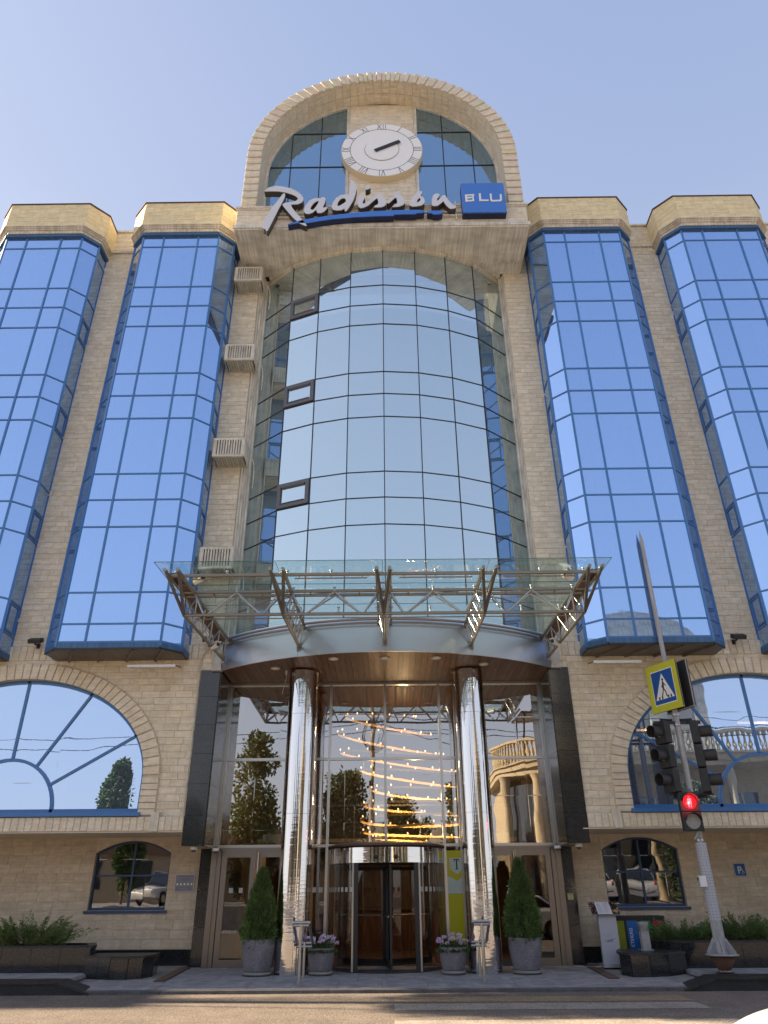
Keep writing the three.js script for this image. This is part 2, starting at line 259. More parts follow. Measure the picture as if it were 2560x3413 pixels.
const SIGN={"R":[[[[-3.614,20.835],[-3.496,20.999],[-3.29,21.081],[-3.077,21.047],[-2.824,20.967],[-2.618,20.834],[-2.475,20.685],[-2.386,20.519],[-2.376,20.41],[-2.42,20.302],[-2.538,20.225],[-2.684,20.217],[-2.746,20.219],[-2.7,20.057],[-2.567,19.842],[-2.41,19.593],[-2.281,19.399],[-2.215,19.277],[-2.275,19.271],[-2.423,19.367],[-2.601,19.562],[-2.759,19.792],[-2.919,20.043],[-3.014,20.206],[-2.957,20.284],[-2.715,20.326],[-2.595,20.378],[-2.538,20.467],[-2.605,20.577],[-2.733,20.671],[-2.936,20.767],[-3.162,20.826],[-3.411,20.839]]],[[[-2.984,20.731],[-2.951,20.675],[-2.959,20.53],[-3.03,20.278],[-3.132,19.958],[-3.24,19.573],[-3.328,19.263],[-3.386,19.076],[-3.422,19.076],[-3.451,19.145],[-3.513,19.181],[-3.561,19.25],[-3.57,19.371],[-3.527,19.544],[-3.436,19.787],[-3.334,20.069],[-3.204,20.317],[-3.096,20.551],[-3.031,20.695]]]],"a":[[[[-2.34,19.89],[-2.335,20.05],[-2.27,20.228],[-2.179,20.388],[-2.059,20.469],[-1.937,20.492],[-1.85,20.454],[-1.816,20.526],[-1.717,20.513],[-1.691,20.451],[-1.71,20.289],[-1.764,20.075],[-1.739,20.046],[-1.666,20.073],[-1.605,20.065],[-1.651,19.984],[-1.721,19.879],[-1.792,19.827],[-1.913,19.822],[-1.951,19.883],[-1.955,19.989],[-2.059,19.85],[-2.177,19.781],[-2.275,19.801]],[[-2.125,19.975],[-2.063,19.956],[-1.995,20.061],[-1.927,20.221],[-1.895,20.346],[-1.945,20.365],[-2.051,20.259],[-2.119,20.117],[-2.144,20.029]]]],"d":[[[[-1.496,20.07],[-1.465,20.266],[-1.372,20.481],[-1.228,20.613],[-1.105,20.632],[-1.006,20.583],[-0.983,20.674],[-0.962,20.894],[-0.946,21.154],[-0.931,21.303],[-0.893,21.303],[-0.817,21.207],[-0.753,21.075],[-0.739,20.927],[-0.773,20.633],[-0.843,20.344],[-0.925,20.13],[-1.007,19.954],[-1.055,19.884],[-1.096,19.902],[-1.093,20.009],[-1.189,19.939],[-1.346,19.925],[-1.457,19.962]],[[-1.302,20.102],[-1.17,20.189],[-1.062,20.312],[-1.077,20.439],[-1.139,20.476],[-1.224,20.442],[-1.295,20.317],[-1.324,20.192]]]],"is":[[[[-0.702,20.233],[-0.697,20.414],[-0.662,20.576],[-0.588,20.622],[-0.489,20.591],[-0.472,20.511],[-0.525,20.374],[-0.556,20.249],[-0.524,20.194],[-0.414,20.264],[-0.292,20.388],[-0.194,20.531],[-0.12,20.639],[-0.047,20.685],[0.015,20.625],[0.1,20.471],[0.167,20.318],[0.179,20.217],[0.134,20.103],[0.024,20.041],[-0.122,20.033],[-0.219,20.045],[-0.158,20.116],[-0.085,20.168],[-0.065,20.257],[-0.089,20.438],[-0.145,20.421],[-0.243,20.297],[-0.365,20.137],[-0.51,20.033],[-0.607,20.017],[-0.676,20.072]]],[[[-0.466,20.847],[-0.462,20.958],[-0.418,21.061],[-0.356,21.075],[-0.313,21.022],[-0.306,20.937],[-0.368,20.875]]]],"s":[[[[0.194,20.252],[0.293,20.413],[0.392,20.52],[0.48,20.627],[0.518,20.718],[0.581,20.779],[0.61,20.735],[0.595,20.625],[0.626,20.57],[0.721,20.404],[0.756,20.295],[0.742,20.206],[0.679,20.118],[0.557,20.056],[0.411,20.044],[0.35,20.052],[0.436,20.14],[0.498,20.193],[0.517,20.3],[0.489,20.445],[0.453,20.464],[0.341,20.321],[0.242,20.197]]]],"o":[[[[0.886,20.114],[0.902,20.257],[0.967,20.436],[1.057,20.598],[1.159,20.717],[1.246,20.74],[1.29,20.721],[1.279,20.63],[1.227,20.54],[1.264,20.521],[1.334,20.429],[1.362,20.302],[1.344,20.194],[1.263,20.106],[1.116,20.063],[0.97,20.051]],[[1.108,20.217],[1.183,20.269],[1.234,20.34],[1.219,20.431],[1.187,20.432],[1.136,20.342]]]],"n":[[[[1.569,20.154],[1.575,20.334],[1.62,20.532],[1.71,20.629],[1.795,20.62],[1.83,20.565],[1.801,20.474],[1.749,20.403],[1.734,20.331],[1.757,20.294],[1.835,20.401],[1.914,20.527],[1.989,20.551],[2.022,20.47],[2.098,20.288],[2.211,20.106],[2.309,20.033],[2.301,19.98],[2.227,19.939],[2.118,19.937],[2.038,20.038],[1.971,20.164],[1.932,20.273],[1.85,20.185],[1.748,20.079],[1.638,20.064],[1.578,20.09]]]],"w":[[[[-2.794,19.357],[-2.571,19.439],[-2.359,19.522],[-2.025,19.603],[-1.45,19.715],[-1.065,19.771],[-0.678,19.824],[-0.219,19.868],[0.288,19.887],[0.53,19.9],[0.821,19.901],[1.087,19.903],[1.256,19.886],[1.332,19.839],[1.325,19.786],[1.228,19.763],[1.095,19.755],[1.057,19.71],[0.648,19.718],[0.418,19.708],[0.393,19.652],[0.285,19.654],[-0.219,19.646],[-0.821,19.609],[-1.445,19.54],[-1.828,19.471],[-2.22,19.381],[-2.496,19.386],[-2.792,19.315]]],[[[1.411,19.809],[1.473,19.854],[1.642,19.858],[1.835,19.854],[1.894,19.81],[1.866,19.723],[1.732,19.69],[1.599,19.693],[1.553,19.746],[1.421,19.759]]]],"B":[[[[2.606,20.539],[2.892,20.562],[2.878,20.461],[2.858,20.41],[2.874,20.363],[2.872,20.244],[2.602,20.217]],[[2.667,20.487],[2.832,20.498],[2.829,20.447],[2.669,20.436]],[[2.669,20.367],[2.827,20.382],[2.822,20.303],[2.67,20.291]]]],"L":[[[[3.034,20.589],[3.096,20.595],[3.093,20.312],[3.319,20.3],[3.315,20.246],[3.027,20.241]]]],"U":[[[[3.369,20.571],[3.426,20.574],[3.422,20.298],[3.44,20.28],[3.647,20.287],[3.667,20.312],[3.675,20.536],[3.735,20.542],[3.728,20.292],[3.691,20.221],[3.41,20.212],[3.37,20.256]]]]};// ---------- the hotel ----------
const hotel = thing('hotel_building', 'pale limestone hotel with four blue glass bays and an arched clock gable', 'building');
const CX = 0.05, BAYS = [-10.8, -6.4, 6.4, 10.8];
const ARCH = { cx: 8.6, a: 3.13, b: 2.26, sp: 3.9, base: 3.17 };
const archHalf = (y, e = 0) => y > ARCH.sp + ARCH.b + e ? -1 : y < ARCH.sp ? ARCH.a + e : (ARCH.a + e) * Math.sqrt(Math.max(0, 1 - ((y - ARCH.sp) / (ARCH.b + e)) ** 2));
function archPts(e, y0, n = 40) { const P = [[-ARCH.a - e, y0], [-ARCH.a - e, ARCH.sp]]; for (let i = 1; i < n; i++) { const t = Math.PI - Math.PI * i / n; P.push([(ARCH.a + e) * Math.cos(t), ARCH.sp + (ARCH.b + e) * Math.sin(t)]); } P.push([ARCH.a + e, ARCH.sp], [ARCH.a + e, y0]); return P; }

// backing walls behind the cladding
{
  const side = (s) => {
    const hole = archPts(0, ARCH.base).map(([x, y]) => [x + ARCH.cx * s, y]);
    const rect = s < 0 ? [[-15, 2.78], [-3.98, 2.78], [-3.98, 21.5], [-15, 21.5]] : [[3.98, 2.78], [15, 2.78], [15, 21.5], [3.98, 21.5]];
    return extr(shape(rect, [hole.reverse()]), 0.4, -1.412);
  };
  put(hotel, 'facade_wall', join(side(-1), side(1)), M.mortar);
  // main volume behind, roof; the unseen wing is added further down for its shade
  put(hotel, 'rear_volume', join(bx(-15, 15, 6.6, 20.6, -14, -5.2), bx(-15, -3.95, 2.76, 6.6, -14, -5.2), bx(3.95, 15, 2.76, 6.6, -14, -5.2)), M.mortar);
}
// upper piers between the bays
const pier = { h: 0.157, w: 0.385, tones: stoneTone, gap: 0.005, ch: 0.005 };
const upper = [[-4.86, -3.985], [3.985, 4.86], [-9.28, -7.92], [7.92, 9.28], [-13.6, -12.35], [12.35, 13.6]];
{
  const list = [];
  for (const [a, b] of upper) list.push(...courses([a, -1], [b, -1], 6.98, Math.abs(a) < 5 ? 19.43 : 20.55, pier));
  layBlocks(hotel, 'pier_stone', list, M.stone, 300, inFrame);
}
// lower facade around the arched windows
for (const s of [-1, 1]) {
  const L = s < 0 ? [-14, -4.42] : [4.42, 14];
  const cut = (y) => { const w = archHalf(y, 0.22); return w > 0 ? [[s * ARCH.cx - w - L[0], s * ARCH.cx + w - L[0]]] : []; };
  const list = courses([L[0], -1], [L[1], -1], 3.08, 6.62, { ...pier, cut });
  // the band above the window heads, behind the canopy ends
  const L2 = s < 0 ? [-4.42, -3.985] : [3.985, 4.42];
  list.push(...courses([L2[0], -1], [L2[1], -1], 6.34, 6.98, pier));
  layBlocks(hotel, 'stone_block', list, M.stone, 300, inFrame);
  // soldier course under the bays
  const band = []; for (const [a, b] of upper.filter(([a]) => a * s > 0)) band.push(...courses([a, -0.985], [b, -0.985], 6.62, 6.98, { h: 0.36, w: 0.17, vary: 0.06, tones: stoneTone, ch: 0.012, gap: 0.012 }));
  layBlocks(hotel, 'band_stone', band, M.stone);
  // soldier course sill
  layBlocks(hotel, 'sill_stone', courses([L[0], -0.9], [L[1], -0.9], 2.78, 3.08, { h: 0.3, w: 0.153, vary: 0.02, d: 0.12, tones: stoneTone, ch: 0.012, gap: 0.012, wob: 0.002, proud: 0.003 }), M.stoneFlat, 300);
  put(hotel, 'sill_backing', bx(L[0], L[1], 2.775, 3.075, -1.05, -0.918), M.mortar);
  put(hotel, 'sill_stop', bx(s * 5.05 - 0.09, s * 5.05 + 0.09, 2.775, 3.16, -0.98, -0.86), M.trim);
  // voussoirs
  const arcs = []; let acc = 0, prev = null;
  const ring = archPts(0.0, 3.1, 160), ringO = archPts(0.37, 3.1, 160);
  let k0 = 0;
  for (let i = 1; i < ring.length; i++) {
    acc += Math.hypot(ring[i][0] - ring[i - 1][0], ring[i][1] - ring[i - 1][1]);
    const big = Math.hypot(ring[i][0] - ring[i - 1][0], ring[i][1] - ring[i - 1][1]) > 0.3;
    if (big) {   // straight jambs
      const n = Math.round((Math.abs(ring[i][1] - ring[i - 1][1])) / 0.145);
      for (let r = 0; r < n; r++) { const t0 = (r + 0.06) / n, t1 = (r + 0.94) / n, I = (t) => [ring[i - 1][0] + (ring[i][0] - ring[i - 1][0]) * t, ring[i - 1][1] + (ring[i][1] - ring[i - 1][1]) * t], O = (t) => [ringO[i - 1][0] + (ringO[i][0] - ringO[i - 1][0]) * t, ringO[i - 1][1] + (ringO[i][1] - ringO[i - 1][1]) * t]; arcs.push([I(t0), O(t0), O(t1), I(t1)]); }
      acc = 0; k0 = i;
    } else if (acc >= 0.145) {
      const f = 0.07, lerp = (a, b, t) => [a[0] + (b[0] - a[0]) * t, a[1] + (b[1] - a[1]) * t];
      arcs.push([lerp(ring[k0], ring[i], f), lerp(ringO[k0], ringO[i], f), lerp(ringO[k0], ringO[i], 1 - f), lerp(ring[k0], ring[i], 1 - f)]); acc = 0; k0 = i;
    }
  }
  for (const q of arcs) {
    const P = q.map(([x, y]) => [x + s * ARCH.cx, y]); let area = 0; for (let i = 0; i < 4; i++) { const j = (i + 1) % 4; area += P[i][0] * P[j][1] - P[j][0] * P[i][1]; } if (area < 0) P.reverse();
    const t = stoneTone[Math.floor(rnd() * stoneTone.length)], g = extr(shape(P), 0.11, -1.05 + rr(0, 0.01), 0.012);
    put(hotel, 'voussoir', colored(g, t), M.stoneFlat);
  }
  put(hotel, 'arch_backing', extr(shape(archPts(0.385, 3.09).map(([x, y]) => [x + s * ARCH.cx, y]), [archPts(0.0, 3.16).map(([x, y]) => [x + s * ARCH.cx, y]).reverse()]), 0.075, -1.045), M.mortar);
  // arched window
  const w = sub(hotel, 'arched_window', [s * ARCH.cx, 0, 0]), zf = -1.16, A0 = archPts(-0.005, ARCH.base + 0.0), A1 = archPts(-0.075, ARCH.base + 0.09);
  put(w, 'frame', extr(shape(A0, [A1.slice().reverse()]), 0.08, zf - 0.03), M.blue);
  put(w, 'sill', bx(-3.2, 3.2, 3.085, 3.165, -1.2, -0.855), M.blue);
  const hub = [3.2, 1.13], bars = []; for (const d of [30.5, 59, 90, 121, 149.5]) { const t = d * Math.PI / 180, c = Math.cos(t), n = Math.sin(t); let R = 1.2; while (R < 5 && Math.abs(R * c) < archHalf(hub[0] + R * n, -0.03)) R += 0.02; bars.push([t, R]); }
  for (const [t, R] of bars) { const L = R - hub[1] + 0.01; put(w, 'glazing_bar', box(L, 0.055, 0.06).rotateZ(t).translate((hub[1] + L / 2) * Math.cos(t), hub[0] + (hub[1] + L / 2) * Math.sin(t), zf + 0.02), M.blue); }
  const arc = []; for (let i = 0; i <= 24; i++) { const t = Math.PI * i / 24; arc.push([(hub[1] + 0.03) * Math.cos(t), hub[0] + (hub[1] + 0.03) * Math.sin(t)]); } for (let i = 24; i >= 0; i--) { const t = Math.PI * i / 24; arc.push([(hub[1] - 0.04) * Math.cos(t), hub[0] + (hub[1] - 0.04) * Math.sin(t)]); }
  put(w, 'hub_bar', extr(shape(arc), 0.06, zf - 0.01), M.blue);
  // panes: hub and six sectors, each its own sheet with a slight lean
  const sheet = (pts) => { const g = new THREE.ShapeGeometry(shape(pts)); const u = g.attributes.uv, p = g.attributes.position, ox = rr(0, 9); for (let i = 0; i < u.count; i++) u.setXY(i, p.getX(i) + ox, p.getY(i) + ox); let cx = 0, cy = 0; for (const q of pts) { cx += q[0] / pts.length; cy += q[1] / pts.length; } g.translate(-cx, -cy, 0); const m = put(w, 'pane', g, M.archGlass); m.position.set(cx, cy, zf + 0.012); m.rotation.x = rr(-0.0018, 0.0018); m.rotation.y = rr(-0.002, 0.002); };
  const ang = [0, ...bars.map((b) => b[0]), Math.PI]; const half = []; for (let i = 0; i <= 20; i++) half.push([hub[1] * Math.cos(Math.PI * i / 20), hub[0] + hub[1] * Math.sin(Math.PI * i / 20)]); sheet(half);
  for (let k = 0; k < 6; k++) { const P = []; for (let i = 0; i <= 14; i++) { const t = ang[k] + (ang[k + 1] - ang[k]) * i / 14, c = Math.cos(t), n = Math.sin(t); let R = 1.2; while (R < 5 && Math.abs(R * c) < archHalf(hub[0] + R * n, -0.02)) R += 0.01; P.push([R * c, hub[0] + R * n]); } for (let i = 14; i >= 0; i--) { const t = ang[k] + (ang[k + 1] - ang[k]) * i / 14; P.push([hub[1] * Math.cos(t), hub[0] + hub[1] * Math.sin(t)]); } sheet(P); }
  put(hotel, 'upper_room', join(bx(s * 8.6 - 4.6, s * 8.6 + 4.6, 2.95, 3.05, -5, -1.3), bx(s * 8.6 - 4.6, s * 8.6 + 4.6, 6.45, 6.55, -5, -1.46), bx(s * 8.6 - 4.6, s * 8.6 + 4.6, 3.05, 6.45, -5.1, -5), bx(s * 8.6 - 4.6, s * 8.6 - 4.5, 3.05, 6.45, -5, -1.46), bx(s * 8.6 + 4.5, s * 8.6 + 4.6, 3.05, 6.45, -5, -1.46)), M.room);
}
// ---------- bay windows ----------
const ROWS = [20.3, 19.73, 18.0, 17.215, 16.42, 14.65, 13.87, 13.09, 11.32, 10.54, 9.76, 7.99, 7.20, 6.76];
const PLAN = [[-1.61, -1.02], [-1.61, -0.38], [-1.21, 0], [-0.55, 0], [0.55, 0], [1.21, 0], [1.61, -0.38], [1.61, -1.02]];
const parapetPlan = [[-1.76, -1.0], [-1.76, -0.31], [-1.27, 0.2], [1.27, 0.2], [1.76, -0.31], [1.76, -1.0]];
const inset = (P, d) => P.map(([x, z]) => [x - Math.sign(x) * d, z > -0.9 ? z - d : z]);
function makeBay() {
  const b = new THREE.Group(); b.name = 'bay_window';
  for (let i = 0; i < 7; i++) for (let r = 0; r < ROWS.length - 1; r++) paneMesh(b, PLAN[i], PLAN[i + 1], ROWS[r + 1], ROWS[r], M.bay, 'pane', 0.0014);
  for (let i = 0; i < 8; i++) { const [x, z] = PLAN[i], corner = [1, 2, 5, 6].includes(i); put(b, 'mullion', box(corner ? 0.06 : 0.048, 13.7, 0.045, 0, 0, 0.004).rotateY(i === 1 ? -0.8 : i === 6 ? 0.8 : i === 2 ? -0.4 : i === 5 ? 0.4 : 0).translate(x, 13.5, z), M.blue); }
  for (let r = 1; r < ROWS.length; r++) for (const [i, j] of [[0, 1], [1, 2], [2, 5], [5, 6], [6, 7]]) put(b, 'transom', barGeo(PLAN[i], PLAN[j], ROWS[r], 0.04, 0.036, 0.0), M.blue);
  // opening casements in the side faces
  for (const i of [0, 6]) for (const r of [3, 6, 9, 11]) {
    const p = PLAN[i], q = PLAN[i + 1], y0 = ROWS[r + 1] + 0.05, y1 = ROWS[r] - 0.05, sx = Math.sign(p[0]), z0 = -0.92, z1 = -0.46, X = p[0] + sx * 0.015;
    put(b, 'casement', join(bx(X - 0.012, X + 0.012, y0, y1, z0, z0 + 0.035), bx(X - 0.012, X + 0.012, y0, y1, z1 - 0.035, z1), bx(X - 0.012, X + 0.012, y0, y0 + 0.035, z0 + 0.035, z1 - 0.035), bx(X - 0.012, X + 0.012, y1 - 0.035, y1, z0 + 0.035, z1 - 0.035)), M.blue);
  }
  for (const [i, j] of [[0, 1], [1, 2], [2, 5], [5, 6], [6, 7]]) put(b, 'base_panel', barGeo(PLAN[i], PLAN[j], 6.675, 0.12, 0.03, 0.012), M.blueDull);
  const under = sub(b, 'underside');
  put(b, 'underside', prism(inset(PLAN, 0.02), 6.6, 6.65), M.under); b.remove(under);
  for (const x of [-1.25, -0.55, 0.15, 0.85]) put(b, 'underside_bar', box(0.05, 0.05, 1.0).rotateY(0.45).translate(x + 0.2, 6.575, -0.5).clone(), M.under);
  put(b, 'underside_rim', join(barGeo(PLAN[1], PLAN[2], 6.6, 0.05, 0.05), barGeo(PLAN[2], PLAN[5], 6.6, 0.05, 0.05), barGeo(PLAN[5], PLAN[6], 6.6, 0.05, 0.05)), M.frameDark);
  put(b, 'head_band', prism([[-1.68, -1.0], [-1.68, -0.36], [-1.24, 0.085], [1.24, 0.085], [1.68, -0.36], [1.68, -1.0]], 20.19, 20.3), M.blueDull);
  // dark room and curtains behind the glass
  put(b, 'room_back', join(bx(-1.55, 1.55, 6.7, 20.2, -0.985, -0.97), ...[16.42, 13.09, 9.76].map((y) => bx(-1.5, 1.5, y + 0.1, y + 0.75, -0.96, -0.45))), M.room);
  for (let f = 0; f < 4; f++) {
    const top = ROWS[1 + 3 * f] - 0.05, bot = ROWS[3 + 3 * f] + 0.03;
    for (const [x0, x1] of f % 2 ? [[-1.14, -0.35], [0.2, 1.14]] : [[-1.14, 0.05], [0.4, 1.14]]) {
      const g = new THREE.PlaneGeometry(x1 - x0, top - bot, 60, 1), p = g.attributes.position, ph = rr(0, 9), fr = rr(34, 44);
      for (let i = 0; i < p.count; i++) p.setZ(i, 0.035 * Math.sin(p.getX(i) * fr + ph + 0.8 * Math.sin(p.getX(i) * 7)) + (p.getY(i) > 0 ? 0 : 0.012 * Math.sin(p.getX(i) * 19)));
      g.computeVertexNormals(); const c = put(b, 'curtain', clean(g), M.curtain); c.position.set((x0 + x1) / 2, (top + bot) / 2, -0.2);
    }
  }
  // cornice and parapet
  put(b, 'cornice', join(prism(inset(parapetPlan, 0.09), 20.3, 20.42), prism(inset(parapetPlan, 0.05), 20.42, 20.47), prism(inset(parapetPlan, -0.015), 20.515, 20.545)), M.trim);
  put(b, 'cornice_fillet', prism(inset(parapetPlan, 0.02), 20.47, 20.515), M.trim);
  put(b, 'parapet_core', prism(inset(parapetPlan, 0.012).map(([x, z]) => [x, z < -0.9 ? -2.4 : z]), 20.55, 21.52), M.mortarYellow);
  for (let i = 0; i < 5; i++) { const p = i === 0 ? [-1.76, -2.2] : parapetPlan[i], q = i === 4 ? [1.76, -2.2] : parapetPlan[i + 1]; for (const k of courses(p, q, 20.545, 21.53, { h: 0.2, w: 0.66, tones: yellowTone, d: 0.04, ch: 0.003, gap: 0.004, wob: 0.001, proud: 0.002 })) put(b, 'parapet_stone', k.g, M.stoneFlat); }
  put(b, 'parapet_cap', prism(inset(parapetPlan, -0.025).map(([x, z]) => [x, z < -0.9 ? -2.4 : z]), 21.53, 21.57), M.roofing);
  return b;
}
{
  const proto = makeBay();
  BAYS.forEach((x, i) => { const b = i ? proto.clone() : proto; b.position.x = x; hotel.add(b); });
}
// parapet over the piers
for (const s of [-1, 1]) for (const [a, b] of [[7.9, 9.3], [12.3, 13.8], [4.5, 4.9]]) {
  const [p, q] = s < 0 ? [-b, -a] : [a, b];
  layBlocks(hotel, 'parapet_stone', courses([p, -1.0], [q, -1.0], 20.7, 21.55, { h: 0.2, w: 0.5, tones: stoneTone, ch: 0.003, wob: 0.001, proud: 0.002 }), M.stoneFlat);
  put(hotel, 'parapet_moulding', join(bx(p, q, 20.55, 20.62, -1.05, -0.93), bx(p, q, 20.62, 20.7, -1.05, -0.96), bx(p, q, 21.55, 21.62, -1.2, -0.93)), M.trim);
}
// ---------- clock gable ----------
{
  const g = sub(hotel, 'clock_gable'), zF = 0.8, zW = 0.0, R = 4.42, r = 3.94, sp = 23.05, base = 20.42;
  const half = (rad, y0, n = 48) => { const P = [[CX - rad, y0]]; for (let i = 0; i <= n; i++) { const t = Math.PI - Math.PI * i / n; P.push([CX + rad * Math.cos(t), sp + rad * Math.sin(t)]); } P.push([CX + rad, y0]); return P; };
  put(g, 'gable_shell', extr(shape(half(R - 0.03, base), [half(r + 0.03, base + 0.02).reverse()]), 3.6, zF - 0.05 - 3.6), M.mortar);
  { const P = [], a = [0.98, Math.PI - 0.98], nn = 24; for (let i = 0; i <= nn; i++) { const t = a[0] + (a[1] - a[0]) * i / nn; P.push([CX + (R + 0.035) * Math.cos(t), sp + (R + 0.035) * Math.sin(t)]); } for (let i = nn; i >= 0; i--) { const t = a[0] + (a[1] - a[0]) * i / nn; P.push([CX + (R - 0.0) * Math.cos(t), sp + (R - 0.0) * Math.sin(t)]); } put(g, 'gable_roof', extr(shape(P), 3.5, -2.75), M.roofing); }
  // intrados stones
  const nI = 44, ts = [];
  for (let i = 0; i < nI; i++) for (let k = 0; k < 2; k++) ts.push([i, k]);
  for (const [i, k] of ts) {
    const a0 = Math.PI * i / nI, a1 = Math.PI * (i + 1) / nI, am = (a0 + a1) / 2, w = 2 * r * Math.sin((a1 - a0) / 2);
    const b = blockGeo(w - 0.006, 0.39, 0.04, 0.004, 0.001); b.rotateX(Math.PI / 2); b.translate(0, 0, 0); // faces -y, runs along z
    b.rotateZ(am - Math.PI / 2); b.translate(CX + r * Math.cos(am), sp + r * Math.sin(am), zF - 0.22 - k * 0.4);
    const t = stoneTone[Math.floor(rnd() * 8)]; put(g, 'soffit_stone', colored(b, t), M.stoneFlat);
  }
  for (const s of [-1, 1]) for (let j = 0; j < 10; j++) for (let k = 0; k < 2; k++) { const b = blockGeo(0.39, 0.255, 0.04, 0.004, 0.001); b.rotateY(-s * Math.PI / 2); b.translate(CX + s * r, base + 0.15 + j * 0.26, zF - 0.22 - k * 0.4); put(g, 'soffit_stone', colored(b, stoneTone[Math.floor(rnd() * 8)]), M.stoneFlat); }
  // voussoirs, alternately proud
  const addV = (pts, i) => put(g, 'voussoir', colored(extr(shape(pts), 0.12, zF - 0.07 + (i % 2 ? 0.0 : 0.035), 0.012), stoneTone[Math.floor(rnd() * 8)].map((v) => v * rr(0.93, 1.02))), M.stoneFlat);
  const nV = 80; for (let i = 0; i < nV; i++) { const a0 = Math.PI * (i + 0.03) / nV, a1 = Math.PI * (i + 0.97) / nV, P = (rad, a) => [CX + rad * Math.cos(a), sp + rad * Math.sin(a)]; addV([P(r, a0), P(R, a0), P(R, a1), P(r, a1)], i); }
  for (const s of [-1, 1]) for (let j = 0; j < 16; j++) { const y = base + j * 0.164, x0 = CX + s * r, x1 = CX + s * R; addV([[Math.min(x0, x1), y + 0.006], [Math.max(x0, x1), y + 0.006], [Math.max(x0, x1), y + 0.158], [Math.min(x0, x1), y + 0.158]], j + 1); }
  // recessed wall: two glazed quarters and the stone strip between them
  const wallPts = half(r - 0.02, base); void wallPts;
  put(g, 'recess_wall', bx(CX - 1.14, CX + 1.14, base, sp + r - 0.05, zW - 0.35, zW - 0.012), M.mortar);
  for (const b of courses([CX - 1.14, zW], [CX + 1.14, zW], base, sp + r - 0.13, { h: 0.2, w: 0.44, tones: stoneTone, ch: 0.003, wob: 0.001, proud: 0.002 })) put(g, 'wall_stone', b.g, M.stoneFlat);
  for (const s of [-1, 1]) put(g, 'strip_trim', bx(CX + s * 1.19 - 0.05, CX + s * 1.19 + 0.05, base, sp + Math.sqrt(r * r - 1.24 * 1.24) - 0.02, zW - 0.05, zW + 0.04), M.trimPale);
  const cols = [1.24, 2.13, 3.14, 3.9], rowsA = [base, 23.55, 25.35, 27];
  // glazing plane z = zW - 0.04
  const xs = (y) => Math.sqrt(Math.max(0, (r - 0.06) ** 2 - Math.max(0, y - sp) ** 2));
  for (const s of [-1, 1]) {
    for (let c = 0; c < 3; c++) for (let q = 0; q < 3; q++) {
      const P = [], n = 10, x0 = cols[c], y0 = rowsA[q], y1 = rowsA[q + 1]; let x1 = Math.min(cols[c + 1], c === 2 ? r - 0.06 : cols[c + 1]);
      const yTop = (x) => Math.min(y1, x >= r - 0.06 ? sp : sp + Math.sqrt(Math.max(0, (r - 0.06) ** 2 - x * x)));
      const pts = []; for (let i = 0; i <= n; i++) { const x = x0 + (x1 - x0) * i / n; pts.push([x, yTop(x)]); }
      const good = pts.filter(([, y]) => y > y0 + 0.01); if (good.length < 2) continue;
      const poly = [[good[0][0], y0], [good[good.length - 1][0], y0], ...good.reverse()]; void P;
      const G = new THREE.ShapeGeometry(shape(poly.map(([x, y]) => [s * x, y]))), u = G.attributes.uv, ps = G.attributes.position, ox = rr(0, 9); for (let i = 0; i < u.count; i++) u.setXY(i, ps.getX(i) + ox, ps.getY(i)); G.computeVertexNormals();
      const nn = G.attributes.normal; for (let i = 0; i < nn.count; i++) nn.setXYZ(i, 0, 0, 1);
      const m = put(g, 'pane', G, M.attic); m.position.set(CX, 0, zW - 0.04);
    }
    for (const x of [2.13, 3.14]) put(g, 'glazing_bar', bx(CX + s * x - 0.016, CX + s * x + 0.016, base, sp + Math.sqrt((r - 0.05) ** 2 - x * x), zW - 0.05, zW - 0.015), M.frameDark);
    for (const y of [23.55, 25.35]) { const e = xs(y); put(g, 'glazing_bar', s > 0 ? bx(CX + 1.24, CX + e, y - 0.016, y + 0.016, zW - 0.048, zW - 0.018) : bx(CX - e, CX - 1.24, y - 0.016, y + 0.016, zW - 0.048, zW - 0.018), M.frameDark); }
    const rim = []; for (let i = 0; i <= 30; i++) { const t = Math.acos(1.24 / r) * i / 30; rim.push([CX + s * (r - 0.0) * Math.cos(t), sp + (r - 0.0) * Math.sin(t)]); } for (let i = 30; i >= 0; i--) { const t = Math.acos(1.24 / r) * i / 30; rim.push([CX + s * (r - 0.07) * Math.cos(t), sp + (r - 0.07) * Math.sin(t)]); }
    put(g, 'arch_trim', extr(shape(s > 0 ? rim : rim), 0.1, zW - 0.07), M.trimPale);
    put(g, 'jamb_trim', bx(Math.min(CX + s * r, CX + s * (r - 0.07)), Math.max(CX + s * r, CX + s * (r - 0.07)), base, sp, zW - 0.07, zW + 0.03), M.trimPale);
  }
  put(g, 'attic_back', bx(CX - 4, CX + 4, base, 27.2, -2.6, -2.5), M.trim);
  // base band: ledge, stones, moulding
  put(g, 'ledge', join(bx(-4.5, 4.56, 20.36, 20.43, -1, 0.93), bx(-4.47, 4.53, 20.3, 20.36, -1, 0.905)), M.trim);
  put(g, 'band_core', bx(-4.44, 4.50, 19.6, 20.3, -1.4, 0.868), M.mortar);
  for (const [p, q] of [[[-4.45, -1], [-4.45, 0.88]], [[-4.45, 0.88], [4.51, 0.88]], [[4.51, 0.88], [4.51, -1]]]) for (const b of courses(p, q, 19.6, 20.3, { h: 0.23, w: 0.6, tones: stoneTone, ch: 0.004, wob: 0.001, proud: 0.002 })) put(g, 'band_stone', b.g, M.stoneFlat);
  put(g, 'band_moulding', join(bx(-4.5, 4.56, 19.47, 19.6, -1.0, 0.93), bx(-4.46, 4.52, 19.42, 19.47, -1.0, 0.89)), M.trimPale);
  put(g, 'gable_flank', join(bx(CX - R + 0.0, CX - R + 0.3, 20.43, sp, -6, 0.7), bx(CX + R - 0.3, CX + R, 20.43, sp, -6, 0.7)), M.trim);
}
